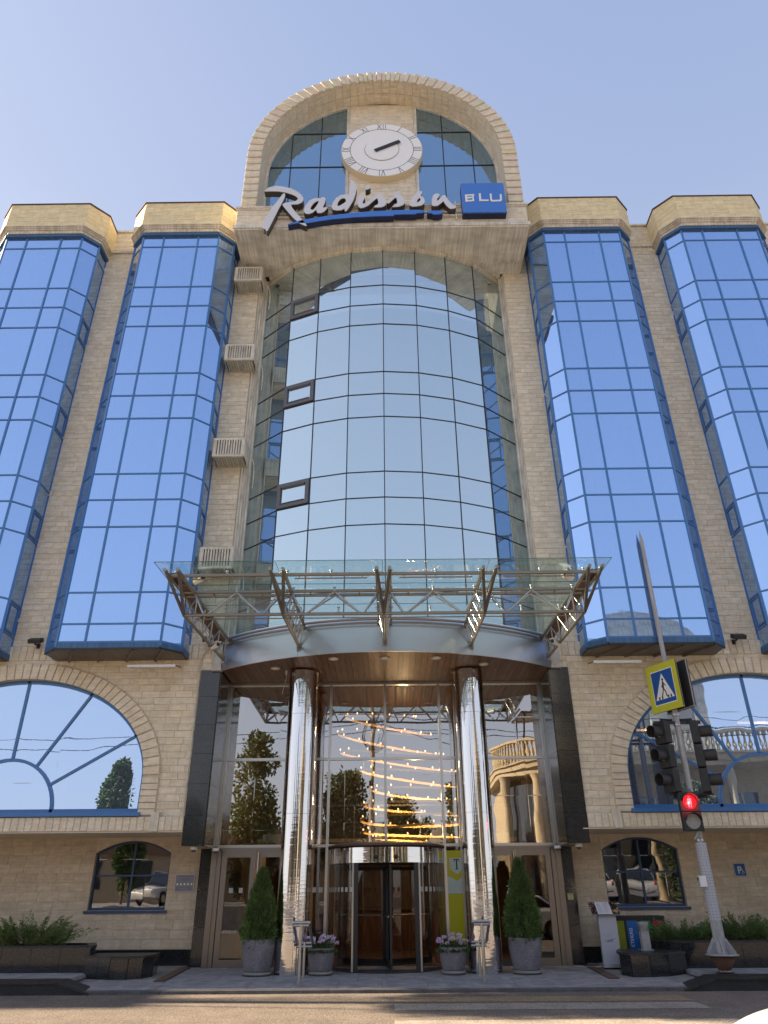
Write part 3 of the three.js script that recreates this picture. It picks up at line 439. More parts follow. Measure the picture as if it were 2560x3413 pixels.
// ---------- bowed curtain wall under the gable ----------
const BOW = [[-3.79, -1.34], [-2.86, -0.56], [-1.96, -0.19], [-0.99, 0.05], [0, 0.13], [0.99, 0.05], [1.96, -0.19], [2.86, -0.56], [3.79, -1.34]].map(([x, z]) => [x + CX, z]);
const BOWY = [19.36, 17.84, 17.07, 16.29, 14.52, 13.75, 12.98, 11.24, 10.47, 9.70, 7.95, 7.2, 6.6];
{
  const c = sub(hotel, 'curtain_wall');
  for (let i = 0; i < 8; i++) for (let r = 0; r < BOWY.length - 1; r++) paneMesh(c, BOW[i], BOW[i + 1], BOWY[r + 1], BOWY[r], M.bow, 'pane', 0.0022);
  for (let i = 1; i < 8; i++) put(c, 'mullion', box(0.024, 12.8, 0.03).rotateY(Math.atan2(-(BOW[i + 1][1] - BOW[i - 1][1]), BOW[i + 1][0] - BOW[i - 1][0])).translate(BOW[i][0], 12.98, BOW[i][1] + 0.002), M.frameDark);
  for (let i = 0; i < 8; i++) for (let r = 1; r < BOWY.length - 1; r++) put(c, 'transom', barGeo(BOW[i], BOW[i + 1], BOWY[r], 0.022, 0.028, 0.002), M.frameDark);
  for (const r of [1, 4, 7]) {
    const p = BOW[1], q = BOW[2], y0 = BOWY[r + 1] + 0.02, y1 = BOWY[r] - 0.02, w = Math.hypot(q[0] - p[0], q[1] - p[1]) - 0.03, h = y1 - y0;
    const f = sub(c, 'casement', [(p[0] + q[0]) / 2, (y0 + y1) / 2, (p[1] + q[1]) / 2], Math.atan2(-(q[1] - p[1]), q[0] - p[0]));
    put(c, 'casement', join(box(w, 0.1, 0.07, 0, h / 2 - 0.05, 0.03), box(w, 0.1, 0.07, 0, -h / 2 + 0.05, 0.03), box(0.1, h - 0.2, 0.07, -w / 2 + 0.05, 0, 0.03), box(0.1, h - 0.2, 0.07, w / 2 - 0.05, 0, 0.03), box(w - 0.26, 0.02, 0.09, 0, h / 2 - 0.125, 0.03), box(w - 0.26, 0.02, 0.09, 0, -h / 2 + 0.125, 0.03)), M.frameGrey).position.copy(f.position); c.children[c.children.length - 1].rotation.y = f.rotation.y; c.remove(f);
    const gl = put(c, 'casement_pane', new THREE.PlaneGeometry(w - 0.26, h - 0.26), M.bow); gl.position.copy(f.position); gl.rotation.order = 'YXZ'; gl.rotation.y = f.rotation.y; gl.rotation.x = -0.03; gl.position.z += 0.03;
  }
  for (let i = 0; i < 8; i++) put(c, 'head_trim', barGeo(BOW[i], BOW[i + 1], 19.37, 0.12, 0.1, 0.03), M.trim);
  put(c, 'room_behind', join(bx(-3.8, 3.9, 6.6, 19.4, -4.6, -4.5), ...[16.42, 13.09, 9.76].map((y) => prism([...BOW.map(([x, z]) => [x, z - 0.12]), [3.8, -4.4], [-3.7, -4.4]], y + 0.15, y + 0.6))), M.room);
  for (const s of [-1, 1]) {   // reveals beside the glass
    const X = CX + s * 3.79, Xo = s < 0 ? -3.985 : 3.985;
    put(hotel, 'reveal_trim', join(bx(Math.min(X, X + s * 0.06), Math.max(X, X + s * 0.06), 6.9, 19.43, -1.42, -1.2), bx(Math.min(X + s * 0.06, X + s * 0.11), Math.max(X + s * 0.06, X + s * 0.11), 6.9, 19.43, -1.42, -1.12)), M.trimPale);
    put(hotel, 'reveal_wall', bx(Math.min(X + s * 0.11, Xo - s * 0.005), Math.max(X + s * 0.11, Xo - s * 0.005), 6.9, 19.43, -1.4, -1.03), M.trim);
  }
  // boarded soffit of the gable
  const zBack = (x) => { if (x <= BOW[0][0] || x >= BOW[8][0]) return -1.0; for (let i = 0; i < 8; i++) if (x <= BOW[i + 1][0]) { const t = (x - BOW[i][0]) / (BOW[i + 1][0] - BOW[i][0]); return BOW[i][1] + (BOW[i + 1][1] - BOW[i][1]) * t; } return -1; };
  const sg = sub(hotel, 'gable_soffit'), n = 66, w = 8.8 / n;
  for (let i = 0; i < n; i++) { const x = -4.37 + i * w, z = Math.abs(x + w / 2 - CX) > 3.9 ? -1.02 : Math.max(-1.4, zBack(x + w / 2)); put(sg, 'soffit_board', bx(x + 0.007, x + w - 0.007, 19.44, 19.47, z, 0.84), M.soffit).position.y = rr(-0.003, 0.002); }
  put(sg, 'soffit_backing', bx(-4.4, 4.46, 19.49, 19.52, -1.4, 0.85), M.frameDark);
  put(sg, 'soffit_edge', join(bx(-4.46, -4.37, 19.41, 19.47, -1, 0.86), bx(4.43, 4.52, 19.41, 19.47, -1, 0.86)), M.trim);
}
// ---------- ground floor under the overhang ----------
const WG = -2.6;
for (const s of [-1, 1]) {
  const A = s < 0 ? [-14, -4.3] : [4.3, 14], wc = s * 5.965, ww = 0.89, yb = 1.24, yt = 2.43, yc = 2.69;
  const head = (x) => yt + (yc - yt) * (1 - (x / ww) ** 2);
  const cut = (y) => { if (y < yb) return []; const w = ww; return [[wc - w - A[0], wc + w - A[0]]]; };
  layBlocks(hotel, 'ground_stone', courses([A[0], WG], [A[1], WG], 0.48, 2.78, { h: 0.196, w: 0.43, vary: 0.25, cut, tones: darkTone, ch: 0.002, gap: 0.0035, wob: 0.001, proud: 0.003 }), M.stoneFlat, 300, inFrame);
  const opening = []; for (let i = 0; i <= 20; i++) { const x = -ww + 2 * ww * i / 20; opening.push([wc + x, head(x)]); } opening.push([wc + ww, yb], [wc - ww, yb]);
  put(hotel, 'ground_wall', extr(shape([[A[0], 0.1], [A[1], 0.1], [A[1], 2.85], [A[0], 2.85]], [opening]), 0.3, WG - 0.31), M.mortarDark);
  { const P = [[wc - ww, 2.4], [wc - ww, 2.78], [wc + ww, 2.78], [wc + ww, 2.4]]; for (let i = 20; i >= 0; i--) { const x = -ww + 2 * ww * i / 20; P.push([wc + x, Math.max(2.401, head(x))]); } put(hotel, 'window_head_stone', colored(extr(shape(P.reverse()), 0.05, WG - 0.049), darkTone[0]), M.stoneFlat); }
  layBlocks(hotel, 'plinth_slab', courses([A[0], WG + 0.02], [A[1], WG + 0.02], 0.14, 0.475, { h: 0.34, w: 0.75, vary: 0.02, tones: [[1, 1, 1], [0.9, 0.9, 0.9]], ch: 0.003, gap: 0.004, wob: 0 }), M.granite);
  put(hotel, 'overhang_soffit', bx(A[0], s < 0 ? -4.42 : A[1], 2.76, 2.78, WG, -0.93).translate(s > 0 ? 0.0 : 0, 0, 0), M.soffit);
  // window
  const w = sub(hotel, 'ground_window', [wc, 0, 0]), zf = WG - 0.14, inner = [];
  const O = [], I = []; for (let i = 0; i <= 20; i++) { const x = -ww + 2 * ww * i / 20; O.push([x, head(x)]); I.push([x * (1 - 0.035 / ww), head(x) - 0.035]); } O.push([ww, yb], [-ww, yb]); I.push([ww - 0.035, yb + 0.06], [-ww + 0.035, yb + 0.06]); void inner;
  put(w, 'frame', extr(shape(O, [I.slice().reverse()]), 0.07, zf - 0.02), M.blueNavy);
  put(w, 'sill', bx(-ww - 0.06, ww + 0.06, yb - 0.055, yb, WG - 0.14, WG + 0.05), M.blueNavy);
  put(w, 'glazing_bar', bx(-0.022, 0.022, yb + 0.07, yc - 0.06, zf - 0.01, zf + 0.04), M.blueNavy);
  put(w, 'glazing_bar', bx(-ww + 0.05, ww - 0.05, 1.935, 1.975, zf - 0.012, zf + 0.036), M.blueNavy);
  for (const [a, b] of [[-1, 0], [0, 1]]) for (const q of [0, 1]) { const P = []; if (q) { for (let i = 0; i <= 10; i++) { const x = a * ww + (b - a) * ww * i / 10; P.push([x * 0.95, head(x) - 0.03]); } P.push([b * ww * 0.95, 1.955], [a * ww * 0.95, 1.955]); } else P.push([a * ww * 0.95, yb + 0.05], [b * ww * 0.95, yb + 0.05], [b * ww * 0.95, 1.955], [a * ww * 0.95, 1.955]);
    const G = new THREE.ShapeGeometry(shape(P)), u = G.attributes.uv, ps = G.attributes.position, ox = rr(0, 9); for (let i = 0; i < u.count; i++) u.setXY(i, ps.getX(i) + ox, ps.getY(i)); const nn = G.attributes.normal; for (let i = 0; i < nn.count; i++) nn.setXYZ(i, 0, 0, 1); const m = put(w, 'pane', G, M.groundGlass); m.position.z = zf + 0.01; m.rotation.y = rr(-0.003, 0.003); }
  put(hotel, 'ground_room', join(bx(wc - 2, wc + 2, 0.2, 3.0, -5.1, -5), bx(wc - 2, wc - 1.9, 0.2, 3, -5, WG - 0.35), bx(wc + 1.9, wc + 2, 0.2, 3, -5, WG - 0.35), bx(wc - 2, wc + 2, 0.2, 0.3, -5, WG - 0.35), bx(wc - 2, wc + 2, 2.9, 3, -5, WG - 0.35)), M.roomDark);
  // granite piers of the entrance, front and return, hung above the ground
  const P0 = s < 0 ? -4.42 : 3.95, P1 = s < 0 ? -3.95 : 4.42, ys = [2.48, 3.1, 3.75, 4.4, 5.05, 5.7, 6.33];
  for (let i = 0; i < 6; i++) { put(hotel, 'granite_slab', bx(P0 + 0.002, P1 - 0.002, ys[i] + 0.003, ys[i + 1] - 0.003, -1.0, -0.95), M.granite); put(hotel, 'granite_slab', s < 0 ? bx(-3.97, -3.93, ys[i] + 0.003, ys[i + 1] - 0.003, -2.16, -1.003) : bx(3.93, 3.97, ys[i] + 0.003, ys[i + 1] - 0.003, -2.16, -1.003), M.granite); }
  put(hotel, 'pier_core', bx(P0 + 0.03, P1 - 0.03, 2.49, 6.32, -2.6, -1.01), M.mortar);
  for (const [y0, y1] of [[0.15, 0.9], [0.906, 1.65], [1.656, 2.48]]) put(hotel, 'granite_slab', s < 0 ? bx(-4.3, -4.0, y0, y1, -2.62, -2.3) : bx(4.0, 4.3, y0, y1, -2.62, -2.3), M.granite);
  put(hotel, 'corner_bead', s < 0 ? bx(-4.315, -4.302, 0.47, 2.76, WG, WG + 0.02) : bx(4.302, 4.315, 0.47, 2.76, WG, WG + 0.02), M.whiteDirty);
}
// ---------- entrance: columns, glazing, doors ----------
const FR = 6.16, FZ = 0.55 - FR, fasciaZ = (x) => FZ + Math.sqrt(FR * FR - (x - CX) ** 2);
const YG = 0.13;   // paving at the doors
for (const x of [-1.94, 2.02]) {
  const c = sub(hotel, 'column', [x, 0, -1.1]);
  for (const [y0, y1] of [[0.1, 1.55], [1.555, 3.1], [3.105, 5.25], [5.255, 6.28]]) { const g = new THREE.CylinderGeometry(0.345, 0.345, y1 - y0, 64, 1, true), u = g.attributes.uv; for (let i = 0; i < u.count; i++) u.setXY(i, u.getX(i) * 2.1, u.getY(i) * (y1 - y0) + y0); put(c, 'column_sheet', clean(g.translate(0, (y0 + y1) / 2, 0)), M.steelMirror); }
  put(c, 'column_core', clean(new THREE.CylinderGeometry(0.328, 0.328, 6.2, 48).translate(0, 3.18, 0)), M.frameGrey);
}
{
  const e = sub(hotel, 'entrance_glazing'), z = -2.2, xs = [-3.9, -1.75, -1.36, 0.0, 1.36, 1.75, 3.9], ys = [2.53, 4.45, 6.29];
  for (let i = 0; i < 6; i++) for (let r = 0; r < 2; r++) paneMesh(e, [xs[i], z], [xs[i + 1], z], ys[r], ys[r + 1], M.lobbyGlass, 'pane', 0.0025);
  for (const x of xs) put(e, 'mullion', bx(x - 0.03, x + 0.03, Math.abs(x) < 1 ? 2.5 : 0.13, 6.29, z - 0.06, z + 0.06), M.steel);
  for (const y of ys) put(e, 'transom', bx(-3.95, 3.95, y - 0.03, y + 0.03, z - 0.05, z + 0.05), M.steel);
  put(e, 'head_rail', bx(-3.95, 3.95, 6.25, 6.31, z - 0.06, z + 0.09), M.steel);
  for (const s of [-1, 1]) put(e, 'pane', clean(new THREE.PlaneGeometry(0.34, 2.3).translate(s * 1.55, 1.35, z)), M.doorGlass);
  for (const q of [bx(-4.0, -3.88, 0.13, 2.53, z - 0.08, z + 0.1), bx(3.88, 4.0, 0.13, 2.53, z - 0.08, z + 0.1), bx(-3.88, -3.78, 0.13, 2.46, z - 0.06, z + 0.07), bx(3.78, 3.88, 0.13, 2.46, z - 0.06, z + 0.07), bx(-3.88, -1.75, 2.44, 2.5, z - 0.06, z + 0.07), bx(1.75, 3.88, 2.44, 2.5, z - 0.06, z + 0.07)]) put(e, 'side_frame', q, M.steelDoor);
  // double doors left and right of the columns: a narrow and a wide leaf
  for (const s of [-1, 1]) for (const [a, b] of [[3.77, 2.98], [2.97, 1.8]]) {
    const x0 = Math.min(s * a, s * b), x1 = Math.max(s * a, s * b), d = sub(hotel, 'glass_door', [(x0 + x1) / 2, 0, z]), w = x1 - x0 - 0.01, t = 0.12;
    put(d, 'door_frame', join(box(t, 2.3, 0.06, -w / 2 + t / 2, 1.29, 0.02), box(t, 2.3, 0.06, w / 2 - t / 2, 1.29, 0.02), box(w - 2 * t, 0.14, 0.06, 0, 2.37, 0.02), box(w - 2 * t, 0.16, 0.062, 0, 0.22, 0.022)), M.steelDoor);
    put(d, 'pane', clean(new THREE.PlaneGeometry(w - 0.2, 2.1).translate(0, 1.3, 0.02)), M.doorGlass);
    if (b < 2) { const hx = s * (w / 2 - 0.05); put(d, 'handle', join(tube([hx, 0.28, 0.12], [hx, 2.4, 0.12], 0.018, 10), tube([hx, 0.5, 0.04], [hx, 0.5, 0.12], 0.012, 8), tube([hx, 2.2, 0.04], [hx, 2.2, 0.12], 0.012, 8)), M.steel); }
  }
  // lettering on the wide leaves, cut from the same script as the roof sign
  for (const s of [-1, 1]) {
    const geos = []; for (const k of ['R', 'a', 'd', 'is', 's', 'o', 'n']) for (const [o, ...h] of SIGN[k]) geos.push(clean(new THREE.ShapeGeometry(shape(o, h))));
    const g = mergeGeometries(geos).scale(0.092, 0.092, 1).translate(s < 0 ? -2.76 : 3.04, 1.62 - 20.3 * 0.092, z + 0.033); put(e, 'door_lettering', g, M.white);
  }
  // safety squares
  for (const x of [-3.5, -3.28, -1.62, -1.48, 1.48, 1.62]) put(e, 'safety_mark', bx(x - 0.045, x + 0.045, 1.58, 1.68, z + 0.034, z + 0.036), M.whiteDirty);
}
// ---------- revolving door ----------
{
  const r = thing('revolving_door', 'revolving door with mirror steel drum and dark wings between two chrome columns', 'door', [CX - 0.04, YG, -2.3]);
  const R = 1.3, arcG = (a0, a1, y0, y1, rad, n = 24) => { const g = new THREE.CylinderGeometry(rad, rad, y1 - y0, n, 1, true, a0, a1 - a0).translate(0, (y0 + y1) / 2, 0), u = g.attributes.uv; for (let i = 0; i < u.count; i++) u.setXY(i, u.getX(i) * (a1 - a0) * rad, u.getY(i) * (y1 - y0)); return clean(g); };
  put(r, 'drum', arcG(-Math.PI / 2, Math.PI / 2, 2.01, 2.31, R + 0.02, 48), M.steelMirror);
  put(r, 'drum_roof', lathe([[0.01, 2.33], [R + 0.05, 2.33], [R + 0.05, 2.38], [R - 0.1, 2.42], [0.01, 2.42]], 0, 0, 0, 48), M.bronze);
  put(r, 'drum_ceiling', clean(new THREE.CircleGeometry(R, 40).rotateX(Math.PI / 2).translate(0, 2.02, 0)), M.blackSoft);
  for (const s of [-1, 1]) {
    const a0 = s * 0.52, a1 = s * Math.PI / 2; put(r, 'curved_pane', arcG(Math.min(a0, a1), Math.max(a0, a1), 0.06, 2.01, R, 20), M.doorGlass);
    put(r, 'jamb', box(0.09, 2.0, 0.1, s * 0.645, 1.01, Math.sqrt(R * R - 0.645 ** 2)), M.frameDark);
    put(r, 'jamb_strip', box(0.035, 2.0, 0.11, s * 0.712, 1.01, Math.sqrt(R * R - 0.712 ** 2)), M.steel);
    put(r, 'post', box(0.06, 2.3, 0.08, s * (R + 0.03), 1.16, 0.1), M.steelDoor);
    put(r, 'floor_ring', arcG(Math.min(a0, a1), Math.max(a0, a1), 0.0, 0.07, R + 0.01, 20), M.steelDoor);
    put(r, 'sensor', clean(new THREE.SphereGeometry(0.055, 16, 10, 0, Math.PI * 2, Math.PI / 2, Math.PI / 2).translate(s * 0.22, 2.13, R + 0.05)), M.black);
    put(r, 'sensor_bracket', box(0.08, 0.03, 0.08, s * 0.22, 2.145, R + 0.05), M.black);
  }
  put(r, 'turntable', clean(new THREE.CylinderGeometry(R - 0.02, R - 0.02, 0.012, 48).translate(0, 0.008, 0)), M.matDark);
  put(r, 'centre_post', clean(new THREE.CylinderGeometry(0.05, 0.05, 1.98, 16).translate(0, 1.0, 0)), M.frameDark);
  for (let k = 0; k < 3; k++) {
    const w = sub(r, 'wing', [0, 0, 0], 0.6 + k * 2 * Math.PI / 3), L = R - 0.08;
    put(w, 'wing_frame', join(box(L, 0.09, 0.045, L / 2, 0.11, 0), box(L, 0.08, 0.045, L / 2, 1.93, 0), box(0.06, 1.82, 0.045, L - 0.03, 1.02, 0), box(0.05, 1.82, 0.045, 0.07, 1.02, 0)), M.frameDark);
    put(w, 'pane', clean(new THREE.PlaneGeometry(L - 0.1, 1.76).translate(L / 2, 1.02, 0)), M.doorGlass);
    put(w, 'push_bar', join(tube([0.1, 0.99, 0.05], [L - 0.06, 0.99, 0.05], 0.013, 8), tube([0.1, 0.99, -0.05], [L - 0.06, 0.99, -0.05], 0.013, 8)), M.steel);
    put(w, 'brush', box(L, 0.03, 0.02, L / 2, 0.045, 0), M.black);
  }
  for (let i = 0; i < 9; i++) for (const s of [-1, 1]) { const a = s * (0.62 + i * 0.1); put(r, 'safety_mark', box(0.07, 0.09, 0.002).rotateY(a).translate((R + 0.004) * Math.sin(a), 1.5, (R + 0.004) * Math.cos(a)), M.whiteDirty); }
}
// ---------- lobby ----------
{
  const z0 = -9.5, l = sub(hotel, 'lobby');
  put(l, 'lobby_floor', bx(-3.95, 3.95, 0.08, 0.12, z0, -2.3), mat([0.20, 0.13, 0.085], { roughness: 0.25, map: T.wood }));
  put(l, 'lobby_wall', join(bx(-3.99, -3.9, 0.1, 6.6, z0, -2.64), bx(3.9, 3.99, 0.1, 6.6, z0, -2.64), bx(-3.9, 3.9, 0.1, 6.6, z0 - 0.1, z0)), mat([0.13, 0.085, 0.055], { roughness: 0.7, map: T.dirt }));
  put(l, 'lobby_ceiling', bx(-3.95, 3.95, 6.42, 6.5, z0, -2.15), mat([0.10, 0.075, 0.05]));
  for (let i = 0; i < 40; i++) put(l, 'ceiling_slat', bx(-3.8 + i * 0.195, -3.72 + i * 0.195, 6.28, 6.4, z0 + 0.3, -2.5), M.woodB);
  put(l, 'mezzanine', bx(-3.9, 3.9, 2.72, 3.0, z0, -7.6), mat([0.42, 0.38, 0.31]));
  put(l, 'mezzanine_rail', join(bx(-3.9, 3.9, 3.9, 3.95, -7.65, -7.6), ...[-3, -2, -1, 0, 1, 2, 3].map((x) => bx(x - 0.02, x + 0.02, 3.0, 3.9, -7.65, -7.61))), M.steelDoor);
  for (const x of [-3.1, -1.55, 0, 1.55, 3.1]) put(l, 'wall_panel', bx(x - 0.7, x + 0.7, 0.2, 2.65, z0, z0 + 0.06), M.wood);
  put(l, 'reception_desk', join(bx(-1.6, 1.6, 0.12, 1.1, -8.6, -8.0), bx(-1.7, 1.7, 1.1, 1.16, -8.7, -7.9)), M.woodB);
  for (const s of [-1, 1]) { put(l, 'lobby_partition', bx(s * 3.3 - 0.06, s * 3.3 + 0.06, 0.12, 2.5, -5.2, -3.2), mat([0.50, 0.36, 0.24])); put(l, 'lobby_partition', bx(s * 2.5 - 0.45, s * 2.5 + 0.45, 0.12, 2.7, -6.3, -6.2), mat([0.36, 0.27, 0.19])); }
  put(l, 'lobby_beam', bx(-3.9, 3.9, 2.48, 2.62, -2.9, -2.55), mat([0.16, 0.12, 0.085]));
  for (const s of [-1, 1]) put(l, 'curtain_heater', bx(s * 2.6 - 0.3, s * 2.6 + 0.3, 2.66, 2.8, -2.7, -2.45), M.whiteDirty);
}
// yellow advertising panel beside the revolving door
{
  const t = canvasTex(256, 1024, (g, w, h) => { g.fillStyle = '#b9b400'; g.fillRect(0, 0, w, h); g.fillStyle = '#b7c6c2'; g.fillRect(0, h * 0.26, w, h * 0.165); g.fillStyle = '#b9b400'; g.beginPath(); g.moveTo(0, h * 0.24); g.lineTo(w, h * 0.24); g.lineTo(w, h * 0.26); g.lineTo(w * 0.63, h * 0.305); g.lineTo(0, h * 0.24); g.fill(); g.fillStyle = '#b7c6c2'; g.beginPath(); g.moveTo(w * 0.16, h * 0.075); g.lineTo(w, h * 0.075); g.lineTo(w, h * 0.185); g.quadraticCurveTo(w * 0.9, h * 0.21, w * 0.65, h * 0.235); g.quadraticCurveTo(w * 0.2, h * 0.205, w * 0.17, h * 0.15); g.closePath(); g.fill(); g.fillStyle = '#20282a'; g.font = 'bold 150px serif'; g.fillText('T', w * 0.46, h * 0.19); g.fillStyle = '#8f9a20'; g.fillRect(0, h * 0.425, w, 3); });
  const p = thing('advertising_panel', 'yellow green advertising panel with white shield and letter T behind the glass', 'panel', [1.56, 0.35, -2.17]);
  put(p, 'panel_face', clean(new THREE.PlaneGeometry(0.34, 2.06).translate(0, 1.03, 0.022)), new THREE.MeshStandardMaterial({ map: t, roughness: 0.4 }));
  put(p, 'panel_board', bx(-0.17, 0.17, 0, 2.07, -0.01, 0.02), M.black);
}
// ---------- spiral chandelier ----------
{
  const c = thing('spiral_chandelier', 'golden spiral chandelier of small candle bulbs hanging inside the lobby', 'chandelier', [0.3, 0, -4.3]);
  const gold = mat([0.82, 0.52, 0.16], { metalness: 0.2, roughness: 0.4, side: THREE.DoubleSide }), glow = new THREE.MeshStandardMaterial({ color: rgb(1, 0.8, 0.5), emissive: rgb(1, 0.60, 0.25), emissiveIntensity: 1.6 });
  const rings = [[5.95, 0.95, -0.35, 0.12], [5.55, 1.35, -0.3, 0.22], [5.0, 1.55, -0.2, 0.2], [4.55, 1.65, 0.15, 0.2], [4.1, 1.15, 0.55, 0.12], [3.72, 1.35, 0.45, 0.06], [3.38, 1.5, 0.45, 0.05], [3.1, 1.5, 0.45, -0.08], [2.82, 1.4, 0.5, 0.06], [2.66, 1.15, 0.62, 0.1]];
  const pts = [], per = 40; for (let k = 0; k < rings.length - 1; k++) for (let i = 0; i < per; i++) { const t = i / per, a = t * Math.PI * 2, L = (q) => rings[k][q] * (1 - t) + rings[k + 1][q] * t; const R = L(1); pts.push([L(2) + R * Math.cos(a) * 0.95, L(0) + L(3) * Math.cos(a + 2.6), R * 0.62 * Math.sin(a)]); }
  const band = (h, o) => { const g = new THREE.BufferGeometry(), P = []; for (let i = 0; i < pts.length - 1; i++) { const a = pts[i], b = pts[i + 1]; P.push(a[0], a[1] - h, a[2], b[0], b[1] - h, b[2], b[0], b[1] + h, b[2], a[0], a[1] - h, a[2], b[0], b[1] + h, b[2], a[0], a[1] + h, a[2]); } g.setAttribute('position', new THREE.Float32BufferAttribute(P, 3)); g.computeVertexNormals(); return clean(g); };
  put(c, 'spiral_rail', band(0.03), gold);
  for (let i = 0; i < pts.length; i += 3) { const p = pts[i]; put(c, 'bulb', clean(new THREE.SphereGeometry(0.02, 8, 6).scale(1, 1.5, 1).translate(p[0], p[1] + 0.06, p[2])), glow); }
  const cups = []; for (let i = 0; i < pts.length; i += 3) cups.push(new THREE.CylinderGeometry(0.012, 0.012, 0.04, 6).translate(pts[i][0], pts[i][1] + 0.025, pts[i][2])); put(c, 'candle_sleeve', join(...cups), gold, 'stuff');
  put(c, 'hanging_wire', join(...[10, 60, 120, 180, 240, 300, 340].map((i) => tube(pts[i], [pts[i][0], 6.4, pts[i][2]], 0.004, 4))), M.steel);
  for (const [x, y, z, I] of [[0.2, 5.6, 0.2, 1.6], [-0.3, 4.7, 0, 1.6], [0.5, 3.8, 0.1, 2.2], [0.4, 2.95, 0, 2.6]]) { const p = new THREE.PointLight(rgb(1, 0.66, 0.33), I, 14); p.position.set(0.3 + x, y, -4.3 + z); p.castShadow = true; p.shadow.radius = 6; scene.add(p); }
}
// ---------- canopy ----------
{
  const c = thing('entrance_canopy', 'curved stainless steel fascia canopy with glass roof on five tubular trusses', 'canopy');
  const arcWall = (xa, xb, y0, y1, dz, th = 0.04, n = 14) => { const P = []; for (let i = 0; i <= n; i++) { const x = xa + (xb - xa) * i / n; P.push([x, fasciaZ(x) + dz]); } for (let i = n; i >= 0; i--) { const x = xa + (xb - xa) * i / n; P.push([x, fasciaZ(x) + dz - th]); } return prism(P, y0, y1); };
  const seams = [-3.92, -1.95, 0.03, 2.0, 4.02];
  for (let i = 0; i < 4; i++) { put(c, 'fascia_panel', arcWall(seams[i] + 0.003, seams[i + 1] - 0.003, 6.47, 7.12, 0), M.steelFascia); put(c, 'fascia_trim', arcWall(seams[i] + 0.003, seams[i + 1] - 0.003, 6.30, 6.465, 0.015), M.steelFascia); }
  put(c, 'fascia_gutter', arcWall(-3.92, 4.02, 7.07, 7.12, -0.045, 0.5, 40), M.galv);
  for (const s of [-1, 1]) { const a = s < 0 ? -4.15 : 4.02, b = s < 0 ? -3.93 : 4.24; put(c, 'end_plate', join(bx(a, b, 6.40, 7.1, -1.0, -0.86), bx(a - 0.01, b + 0.01, 6.30, 6.395, -1.0, -0.85)), M.whiteDirty); }
  // timber ceiling and downlights
  const n = 58, w = 7.9 / n; for (let i = 0; i < n; i++) { const x = -3.9 + i * w; put(c, 'ceiling_board', bx(x + 0.003, x + w - 0.003, 6.315, 6.335, -2.2, fasciaZ(x + w / 2) - 0.045), i % 3 === 1 ? M.woodB : M.wood).position.y = rr(-0.002, 0.002); }
  put(c, 'ceiling_deck', join(arcWall(-3.92, 4.02, 6.345, 6.37, -0.05, 0.01, 30), bx(-3.95, 3.95, 6.345, 6.37, -2.2, -0.9), bx(-2.9, 3, 6.346, 6.369, -0.9, -0.25), bx(-1.7, 1.8, 6.346, 6.369, -0.25, 0.3)), M.frameDark);
  for (const [x, z] of [[-2.6, -0.75], [-1.15, 0.0], [0.03, 0.02], [1.2, 0.0], [2.35, -0.55]]) { const d = sub(c, 'downlight', [x, 6.3, z]); put(d, 'bezel', clean(new THREE.TorusGeometry(0.1, 0.018, 8, 28).rotateX(Math.PI / 2).translate(0, 0.008, 0)), M.whiteDirty); put(d, 'lens', clean(new THREE.CylinderGeometry(0.095, 0.095, 0.01, 28).translate(0, 0.012, 0)), M.white); }
  // trusses
  const nodeZ = 2.85, nodeY = 6.36, tipZ = 4.0, tipY = 6.83;
  const trussX = [-3.86, -1.93, 0.03, 1.99, 3.93];
  for (const x of trussX) {
    const t = sub(c, 'truss'), zf = fasciaZ(Math.max(-3.7, Math.min(3.8, x))) + 0.02, yE = 6.96, h = 0.12, topAt = (z) => tipY + (yE - tipY) * (tipZ - z) / (tipZ - zf), botAt = (z) => nodeY + (6.52 - nodeY) * (nodeZ - z) / (nodeZ - zf);
    for (const s of [-1, 1]) put(t, 'top_chord', tube([x + s * h, tipY, tipZ], [x + s * h, yE, zf], 0.034, 12), M.steelTube);
    put(t, 'bottom_chord', tube([x, nodeY, nodeZ], [x, 6.52, zf], 0.034, 12), M.steelTube);
    for (const s of [-1, 1]) put(t, 'end_diagonal', tube([x + s * h, tipY, tipZ - 0.1], [x, nodeY, nodeZ], 0.032, 12), M.steelTube);
    const N = 5, dz = (nodeZ - zf) / N;
    for (let i = 0; i <= N; i++) { const zb = nodeZ - i * dz, zt = zb - dz * 0.5; for (const s of [-1, 1]) { if (i < N) { put(t, 'web_bar', tube([x, botAt(zb), zb], [x + s * h, topAt(zt), zt], 0.016, 8), M.steel); put(t, 'web_bar', tube([x + s * h, topAt(zt), zt], [x, botAt(zb - dz), zb - dz], 0.016, 8), M.steel); } } if (i < N) put(t, 'cross_bar', tube([x - h, topAt(zt), zt], [x + h, topAt(zt), zt], 0.016, 8), M.steelTube); }
    put(t, 'cross_bar', tube([x - h, topAt(3.2), 3.2], [x + h, topAt(3.2), 3.2], 0.016, 8), M.steelTube);
    put(t, 'wall_plate', join(bx(x - 0.05, x + 0.05, 6.42, 6.6, zf - 0.01, zf + 0.02), bx(x - 0.17, x + 0.17, 6.9, 7.03, zf - 0.01, zf + 0.02)), M.steelTube);
    if (Math.abs(x) > 3.5) put(t, 'cable_tray', bx(x - 0.1, x + 0.1, 6.875, 6.89, zf + 0.2, 3.7), M.bronze);
  }
  const x0 = trussX[0], x1 = trussX[4];
  put(c, 'front_tube', tube([x0 - 0.1, 6.84, 3.68], [x1 + 0.1, 6.84, 3.68], 0.034, 12), M.steelTube);
  for (const z of [2.74, 2.52]) put(c, 'lateral_tube', tube([x0 - 0.1, 6.88, z], [x1 + 0.1, 6.88, z], 0.034, 12), M.steelTube);
